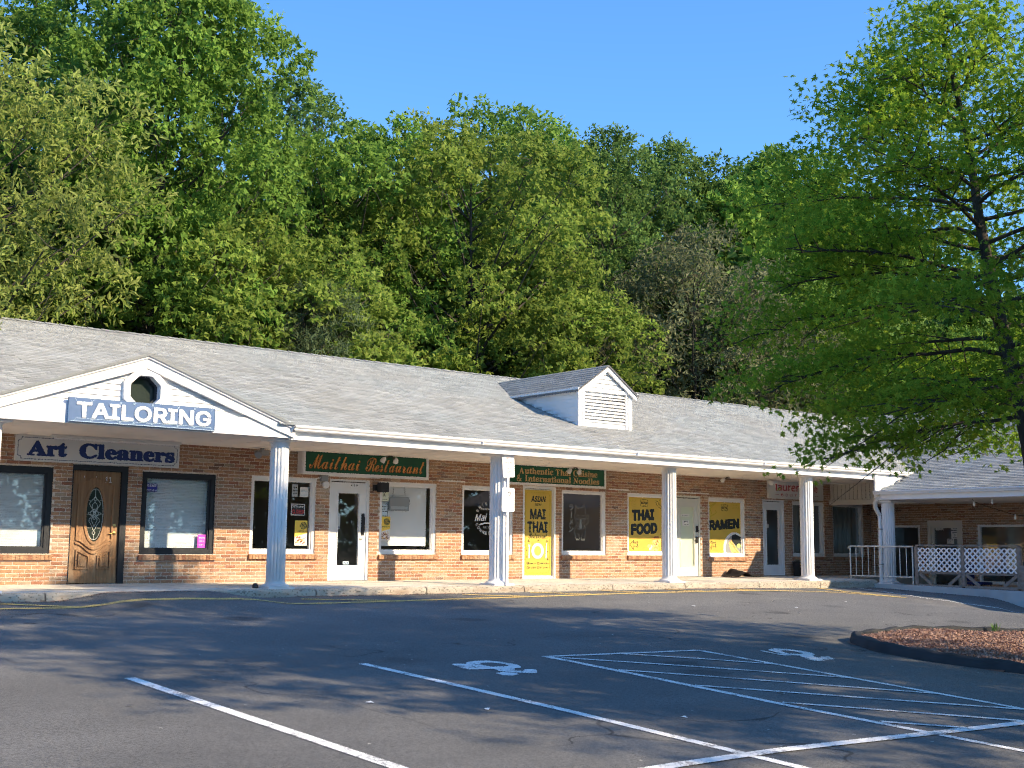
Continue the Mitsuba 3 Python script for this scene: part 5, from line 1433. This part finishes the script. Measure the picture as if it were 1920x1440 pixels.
def star_mesh(C, ax, nr, sz, uv):
    """Deeply lobed oak leaves: seven pointed lobes on a thin body."""
    ax = unit(ax); sd = unit(np.cross(nr, ax)); up = np.cross(ax, sd)
    out = np.array([[0, 0], [.10, .20], [.42, .28], [.12, .40], [.50, .62], [.12, .64], [.0, 1.05], [-.12, .64], [-.50, .62], [-.12, .40], [-.42, .28], [-.10, .20]])
    tri = np.array([[0, 1, 11], [1, 2, 3], [1, 3, 11], [3, 9, 11], [9, 10, 11], [3, 4, 5], [3, 5, 9], [5, 7, 9], [7, 8, 9], [5, 6, 7]])
    z = np.array([0, .03, -.06, .03, -.1, .03, -.14, .03, -.1, .03, -.06, .03])
    V = C[:, None] + sz[:, None, None] * (out[None, :, :1] * sd[:, None] + out[None, :, 1:] * ax[:, None] + z[None, :, None] * up[:, None])
    F = (tri[None] + (np.arange(len(C)) * 12)[:, None, None]).reshape(-1, 3)
    return V.reshape(-1, 3), F, np.repeat(uv, 12, 0)


def sphere_dirs(r, n):
    return unit(r.normal(size=(n, 3)))


def spray_leaves(r, cl, per, nl, ln, wd, length, flat=1.0, kind='leaf', tone=None):
    """cl: clumps (x, y, z, radius). Short twigs grow out of every clump and carry the leaves."""
    C0, A0, U0 = [], [], []
    for c in cl:
        n = max(4, int(per * (c[3] ** 2)))
        d = sphere_dirs(r, n); d[:, 2] = np.where(d[:, 2] < -.35, -d[:, 2], d[:, 2])
        rad = c[3] * (.70 + .38 * r.random((n, 1)))
        C0.append(c[:3] + d * rad * [1, 1, flat]); A0.append(unit(d + .55 * r.normal(size=(n, 3)) + [0, 0, .12])); U0.append(np.full(n, np.clip(r.normal(.5, .22), 0, 1)))
    C0, A0, U0 = np.vstack(C0), np.vstack(A0), np.concatenate(U0)
    n = len(C0)
    if kind == 'frond':
        V, F, UV, base = [], [], [], 0
        dr_ = unit(A0 * [1, 1, .3] + [0, 0, -.05]); side = unit(np.cross(dr_, [0, 0, 1.0])); Ls = r.uniform(.75, 1.2, (n, 1)) * length
        cc, aa, nn_, lnn, uu = [], [], [], [], []
        for k in range(nl):
            t = (k + 1) / nl; pos = C0 + dr_ * Ls * t + np.array([0, 0, -.30]) * Ls * t * t
            for s in (-1, 1):
                cc.append(pos); aa.append(side * s * .9 + dr_ * .45 + [0, 0, -.25]); nn_.append(np.tile([0, 0, 1.0], (n, 1)) + .25 * r.normal(size=(n, 3))); lnn.append(np.full(n, ln * (1.1 - .5 * abs(t - .45))))
                uu.append(np.column_stack([np.clip(.75 - .6 * t + .3 * r.random(n), 0, 1), U0]))
        return leaf_mesh(np.vstack(cc), np.vstack(aa), np.vstack(nn_), np.concatenate(lnn), np.full(n * nl * 2, wd), np.vstack(uu), .1)
    t = r.random((n, nl, 1)); C = C0[:, None] + A0[:, None] * length * t + r.normal(size=(n, nl, 3)) * .25 * length * [1, 1, .6]
    A = A0[:, None] * .6 + r.normal(size=(n, nl, 3)) * .75 + [0, 0, -.15]
    N = r.normal(size=(n, nl, 3)) * .42 + [0, -.05, .6] + A0[:, None] * .65
    uv = np.stack([np.clip(r.random((n, nl)) * .7 + .3 * t[..., 0], 0, 1), np.repeat(U0[:, None], nl, 1)], -1).reshape(-1, 2)
    m = n * nl
    if kind == 'star':
        return star_mesh(C.reshape(-1, 3), A.reshape(-1, 3), unit(N.reshape(-1, 3)), r.uniform(.7, 1.2, m) * ln, uv)
    return leaf_mesh(C.reshape(-1, 3), A.reshape(-1, 3), unit(N.reshape(-1, 3)), r.uniform(.7, 1.25, m) * ln, r.uniform(.75, 1.2, m) * wd, uv, -1 if kind == 'far' else .25)


def envelope(kind, t):
    if kind == 'cone':
        return (1.0 - t ** 1.5) ** .75 * (.55 + .45 * min(1, t * 4)) + .06
    if kind == 'round':
        return (1 - abs(2 * t - 1) ** 2.6) ** .55 + .05
    return (1 - abs(2 * min(1, t * .9 + .1) - 1) ** 2.3) ** .6 * (1.06 - .25 * t) + .05       # oval


def grow(seed, H, zb, R, shape='oval', ncl=46, rc=(.7, 1.25), trunk=.22, fork=None):
    """Trunk and limbs as one mesh plus the clump centres, at the origin."""
    r = np.random.default_rng(seed); wood = MB(); cl = []
    lean = r.normal(size=2) * .03
    tz = np.linspace(-.4, H * .9, 9)
    wob = np.cumsum(r.normal(size=(9, 2)) * .10, 0)
    tp = np.column_stack([wob[:, 0] + lean[0] * tz, wob[:, 1] + lean[1] * tz, tz]); tp[0, :2] = tp[1, :2] = 0
    wood.tube(tp, np.linspace(trunk, .03, 9), 7)
    for i in range(ncl):
        t = (i + .5) / ncl; t = t ** .9
        z = zb + (H - zb) * t; a = i * 2.39996 + r.normal() * .3
        rad = R * envelope(shape, t) * (.66 + .36 * r.random()) * (1 if i % 4 else .45)
        c = np.array([rad * math.cos(a), rad * math.sin(a), z + r.normal() * .25])
        k = np.interp(z, tz, np.arange(9)); c[:2] += [np.interp(z, tz, tp[:, 0]), np.interp(z, tz, tp[:, 1])]
        cr = r.uniform(*rc) * (1 if t < .85 else .75)
        cl.append([*c, cr])
        s = np.array([np.interp(max(z - rad * .55 - .6, zb * .6), tz, tp[:, j]) for j in range(3)])
        mid = (s + c) / 2 + [0, 0, -.1 * rad] + r.normal(size=3) * .15
        wood.tube([s, mid, c, c + (c - mid) * .35], [.016 + .009 * rad, .012 + .007 * rad, .010, .004], 5, cap=False)
        for _ in range(3):
            e = c + sphere_dirs(r, 1)[0] * cr * .9
            wood.tube([c, (c + e) / 2 + r.normal(size=3) * .08, e], [.012, .009, .004], 4, cap=False)
    return wood, np.array(cl), r


def clean(V, F, UV):
    return V.astype(np.float32), F, UV


PROTO = {}


def proto(name, seed, H, zb, R, shape, ncl, leafm, per=26, nl=9, ln=.17, wd=.11, length=.34, kind='leaf', rc=(.7, 1.25), trunk=.2, flat=1.0):
    wood, cl, r = grow(seed, H, zb, R, shape, ncl, rc, trunk)
    V, F, UV = spray_leaves(r, cl, per, nl, ln, wd, length, flat, kind)
    wv, wf, wt = wood.out()
    PROTO[name] = (mikit.ply((wv, wf), 'bark', smooth=True, uv=wt), mikit.ply((V, F), leafm, smooth=False, uv=UV), len(F))


def plant(pname, x, y, label, key='tree', s=1.0, rz=0.0, z=None, group=None, sz=None):
    w, l, n = PROTO[pname]
    z = float(terrain_z(x, y)) if z is None else z
    tw = T().translate([x, y, z]).rotate([0, 0, 1], rz).scale([s, s, sz or s])
    k = thing(key, label, 'tree', group)
    scene[numbered(k + '__trunk')] = {**w, 'to_world': tw}
    scene[numbered(k + '__crown')] = {**l, 'to_world': tw}
    return k


proto('sumac', 21, 12.4, 4.4, 3.6, 'round', 60, 'leaf_sumac', per=40, nl=9, ln=.23, wd=.085, length=.40, rc=(.75, 1.2), trunk=.16)
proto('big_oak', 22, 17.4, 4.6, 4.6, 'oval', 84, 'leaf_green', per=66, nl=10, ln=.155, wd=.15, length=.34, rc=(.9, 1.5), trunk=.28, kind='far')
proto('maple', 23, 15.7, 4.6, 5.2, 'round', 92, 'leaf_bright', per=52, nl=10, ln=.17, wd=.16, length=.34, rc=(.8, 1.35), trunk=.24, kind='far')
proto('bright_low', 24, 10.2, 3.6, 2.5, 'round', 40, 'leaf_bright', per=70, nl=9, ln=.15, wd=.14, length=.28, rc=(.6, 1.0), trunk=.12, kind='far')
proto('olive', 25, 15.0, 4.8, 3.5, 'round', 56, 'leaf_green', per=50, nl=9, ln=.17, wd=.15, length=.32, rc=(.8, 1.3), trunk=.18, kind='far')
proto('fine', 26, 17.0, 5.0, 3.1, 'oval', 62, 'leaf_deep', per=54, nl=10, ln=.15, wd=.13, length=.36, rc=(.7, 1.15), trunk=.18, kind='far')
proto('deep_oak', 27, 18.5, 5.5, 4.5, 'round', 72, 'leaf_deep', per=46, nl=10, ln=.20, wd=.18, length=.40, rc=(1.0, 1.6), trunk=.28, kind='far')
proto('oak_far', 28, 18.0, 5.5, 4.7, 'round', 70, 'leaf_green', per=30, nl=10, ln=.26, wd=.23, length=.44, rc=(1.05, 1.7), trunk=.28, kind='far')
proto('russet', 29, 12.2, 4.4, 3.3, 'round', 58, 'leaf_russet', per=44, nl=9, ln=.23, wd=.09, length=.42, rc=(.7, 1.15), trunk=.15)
proto('pale', 30, 18.5, 8, 2.9, 'round', 50, 'leaf_pale', per=36, nl=9, ln=.18, wd=.14, length=.46, rc=(.65, 1.1), trunk=.16, kind='far')
proto('pine', 31, 7.6, 4.2, 1.6, 'cone', 34, 'leaf_pine', per=90, nl=12, ln=.26, wd=.03, length=.25, rc=(.5, .8), trunk=.1, kind='far')
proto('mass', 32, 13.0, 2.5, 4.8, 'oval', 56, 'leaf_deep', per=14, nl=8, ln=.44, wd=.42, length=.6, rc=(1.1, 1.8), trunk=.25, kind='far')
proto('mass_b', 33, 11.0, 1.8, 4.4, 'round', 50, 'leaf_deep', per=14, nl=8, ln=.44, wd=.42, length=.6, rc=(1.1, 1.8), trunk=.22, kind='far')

plant('olive', 13.1, 16.3, 'mid-green round tree top showing left of the maple peak', 'broadleaf_tree', 1.0, 300, sz=1.02)
plant('oak_far', 27.5, 22, 'green round tree top rising behind the pale thin tree', 'oak_tree', .86, 10, sz=1.02)
plant('oak_far', 39.5, 20, 'green tree top against the sky just left of the lot tree', 'oak_tree', .92, 200, sz=1.06)
plant('deep_oak', 48.5, 24, 'dark tree top peeping between the branches of the lot tree', 'oak_tree', 1.0, 100, sz=1.12)
plant('sumac', -2.8, 8.0, 'yellow-green feathery tree at the left edge behind the roof', 'sumac_tree')
plant('sumac', -4.6, 5.2, 'low yellow-green feathery tree peeping over the roof at the left edge', 'sumac_tree', .56, 140)
plant('big_oak', 3.0, 11.5, 'tallest dark green tree behind the left half of the roof', 'oak_tree', .86, 20, sz=1.02)
plant('big_oak', .3, 17.5, 'green tree top in the upper left corner behind the tallest tree', 'oak_tree', 1.0, 130)
plant('bright_low', 6.7, 9.0, 'small bright green tree standing low in front of the tallest tree', 'broadleaf_tree', .9)
plant('bright_low', 4.2, 8.3, 'lower bright leafy tree just left of the small pine', 'broadleaf_tree', .92, 80)
plant('pine', 5.6, 8.0, 'small soft grey-green pine just behind the roof ridge', 'pine_tree')
plant('fine', 11.3, 18, 'dark fine-leaved tree top rising right of the tallest tree', 'broadleaf_tree', 1.0)
plant('olive', 9.8, 13, 'olive green tree between the tallest tree and the bright maple', 'broadleaf_tree', .97)
plant('maple', 14.4, 12, 'broad bright green maple behind the middle of the roof', 'maple_tree', .9, sz=.96)
plant('bright_low', 17.6, 8.6, 'bright reddish-tipped young tree at the foot of the maple', 'maple_tree', .93, 200)
plant('olive', 22.0, 20, 'mid-green tree top just right of the maple peak', 'broadleaf_tree', 1.22, 70, sz=1.32)
plant('pale', 29.2, 26, 'pale thin tree top against the sky right of the maple', 'broadleaf_tree', 1.05, sz=1.13)
plant('fine', 22.9, 15, 'dark olive tree with a visible trunk right of the maple', 'broadleaf_tree', 1.02, 50)
plant('deep_oak', 30.4, 18, 'tall round-headed dark tree above the dormer', 'oak_tree', .92, sz=1.0)
plant('russet', 23.8, 10, 'russet brown feathery tree right above the dormer', 'sumac_tree')
plant('russet', 27.8, 9.5, 'lower russet tree between the dormer and the big lot tree', 'sumac_tree', .84, 120)
plant('oak_far', 34.8, 15, 'dark green tree top left of the big lot tree', 'oak_tree', .95, 40, sz=1.04)
plant('olive', 31.5, 9.5, 'mid-green tree behind the left branches of the big lot tree', 'broadleaf_tree', .78, 200)
plant('oak_far', 46, 16, 'tall tree behind the crown of the big lot tree', 'oak_tree', .98, 160)
plant('big_oak', 57, 14, 'tall tree behind the right side of the big lot tree', 'oak_tree', .9, 70)
plant('deep_oak', 68, 10, 'dark tall tree at the far right behind the side wing', 'oak_tree', .92, 250)
plant('olive', 39, 8, 'green tree behind the side wing roof left of the lot tree trunk', 'broadleaf_tree', .72, 20)
plant('bright_low', 47, 5, 'bright green tree behind the side wing roof beside the lot tree trunk', 'broadleaf_tree', 1.15, 60)
plant('olive', 56, 2, 'mid-green tree behind the side wing at the right edge', 'broadleaf_tree', .85, 90)
rb = np.random.default_rng(44)
for i, (x, y) in enumerate([(-3, 15), (6.5, 15.5), (12.0, 15.5), (18.5, 15.5), (26.5, 14), (33, 13), (40, 13.5), (47, 11), (54, 9)]):
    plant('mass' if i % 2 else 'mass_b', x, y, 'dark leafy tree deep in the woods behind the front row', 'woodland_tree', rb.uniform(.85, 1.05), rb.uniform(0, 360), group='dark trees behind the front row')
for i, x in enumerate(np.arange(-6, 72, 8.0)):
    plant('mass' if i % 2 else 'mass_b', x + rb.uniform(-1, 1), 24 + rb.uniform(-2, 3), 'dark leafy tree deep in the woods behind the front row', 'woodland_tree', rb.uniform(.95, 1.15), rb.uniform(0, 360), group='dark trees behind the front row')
for i, x in enumerate(np.arange(0, 48, 6.4)):
    plant('mass_b', x, 13.0 + rb.uniform(-1, 1) - .05 * max(0, x - 20), 'low dark undergrowth tree just behind the building', 'woodland_tree', .55, rb.uniform(0, 360), group='low dark trees just behind the building')

# the pin oak of the planting island
TX, TY = 4.38, -14.15
r = np.random.default_rng(77)
wood = MB(); cl = []
zb = float(ground(TX, TY)) + .3
tz = np.linspace(0, 1, 16)
right = np.array([_r[0], _r[1], 0])          # used only to lean the trunk a little
tzz = zb - .4 + tz * (8.2 - zb)
off = np.interp(tzz, [-1, 1.0, 2.15, 2.6, 3.0, 3.4, 5.1, 5.9, 7.3, 8.2], [.0, .06, .20, .28, .36, .48, .74, .80, 1.08, 1.16])
tp = np.column_stack([TX - right[0] * off, TY - right[1] * off, tzz])
wood.tube(tp, np.interp(tz, [0, .06, .3, .6, 1], [.22, .155, .125, .07, .014]), 10)
nb = 50; twigs = MB()
for i in range(nb):
    t = (i + .5) / nb; z = 2.3 + 5.1 * t ** 1.05
    a = i * 2.39996 + r.normal() * .25
    Lb = np.interp(z, [2.3, 3.0, 4.5, 5.5, 6.4, 7.4], [3.1, 3.5, 3.3, 2.2, 1.0, .3]) * r.uniform(.72, 1.06)
    droop = np.interp(t, [0, .25, .6, 1], [-.26, -.06, .22, .5])
    s = np.array([np.interp(z, tp[:, 2], tp[:, j]) for j in range(3)])
    d = np.array([math.cos(a), math.sin(a), droop]); d /= np.linalg.norm(d)
    m = 7; tt = np.linspace(0, 1, m)
    P = s + d * Lb * tt[:, None] + np.array([0, 0, 1.0]) * ((.22 if t < .5 else .1) * np.sin(tt * math.pi) * Lb * .35)[:, None] + np.cumsum(r.normal(size=(m, 3)) * .035, 0)
    P[0] = s
    wood.tube(P, np.linspace(.012 + .0075 * Lb, .004, m), 6, cap=False)
    ns = int(5 + 4.5 * Lb)
    for j in range(ns):
        u = .22 + .78 * (j + .5) / ns; p = np.array([np.interp(u, tt, P[:, q]) for q in range(3)])
        sd = np.array([-math.sin(a), math.cos(a), 0]) * (1 if j % 2 else -1)
        ls = Lb * .34 * (1.15 - u) + .28
        e = p + (d * .75 + sd * .75 + [0, 0, r.normal() * .18 + (.05 if t > .3 else -.12)]) * ls * r.uniform(.7, 1.2)
        twigs.tube([p, (p + e) / 2 + r.normal(size=3) * .05, e], [.011, .008, .004], 4, cap=False)
        cl.append([*e, .33 + .12 * r.random()])
        if ls > .5: cl.append([*((p + e) / 2), .30 + .08 * r.random()])
for e, q in (((-1.2, .8, -1.0), 2.6), ((-.6, 1.2, -1.1), 2.3)):      # bare hanging twigs
    s = np.array([np.interp(q, tp[:, 2], tp[:, j]) for j in range(3)]) + [-1.0, .6, .1]
    twigs.tube([s, s + np.array(e) * .5 + [.05, 0, 0], s + np.array(e)], [.012, .008, .003], 4, cap=False)
cl = np.array(cl)
V, F, UV = spray_leaves(r, cl, 62, 6, .092, .1, .24, .34, 'star')
PO = thing('pin_oak', 'large pin oak with drooping layered branches on the mulched island', 'tree')
put('trunk', wood, 'bark', PO, smooth=True)
put('twigs', twigs, 'bark', PO, smooth=True)
put('crown', (V, F, UV), 'leaf_pin_oak', PO)

# trees of the lot that stand outside the picture and shade it
for i, (p, x, y, sc_, zz_) in enumerate((('pale', 1.9, -22.0, 1.12, .56), ('pale', 7.4, -27.6, 1.25, .62), ('pale', 5.6, -23.4, .95, .50))):
    plant(p, x, y, 'shade tree standing in the parking lot behind the viewer', 'lot_tree', sc_, 30 + 70 * i, z=float(ground(x, y)) + .1, group='shade trees in the lot behind the viewer', sz=zz_)
for i, (x, y) in enumerate([(-22, -48), (-8, -54), (8, -52), (17, -48), (25, -46), (33, -44), (41, -42), (49, -38), (57, -32), (64, -24), (70, -14)]):
    plant('mass' if i % 2 else 'mass_b', x, y, 'dark leafy tree across the road behind the viewer', 'woodland_tree', .95, 40 * i, group='trees across the road behind the viewer')
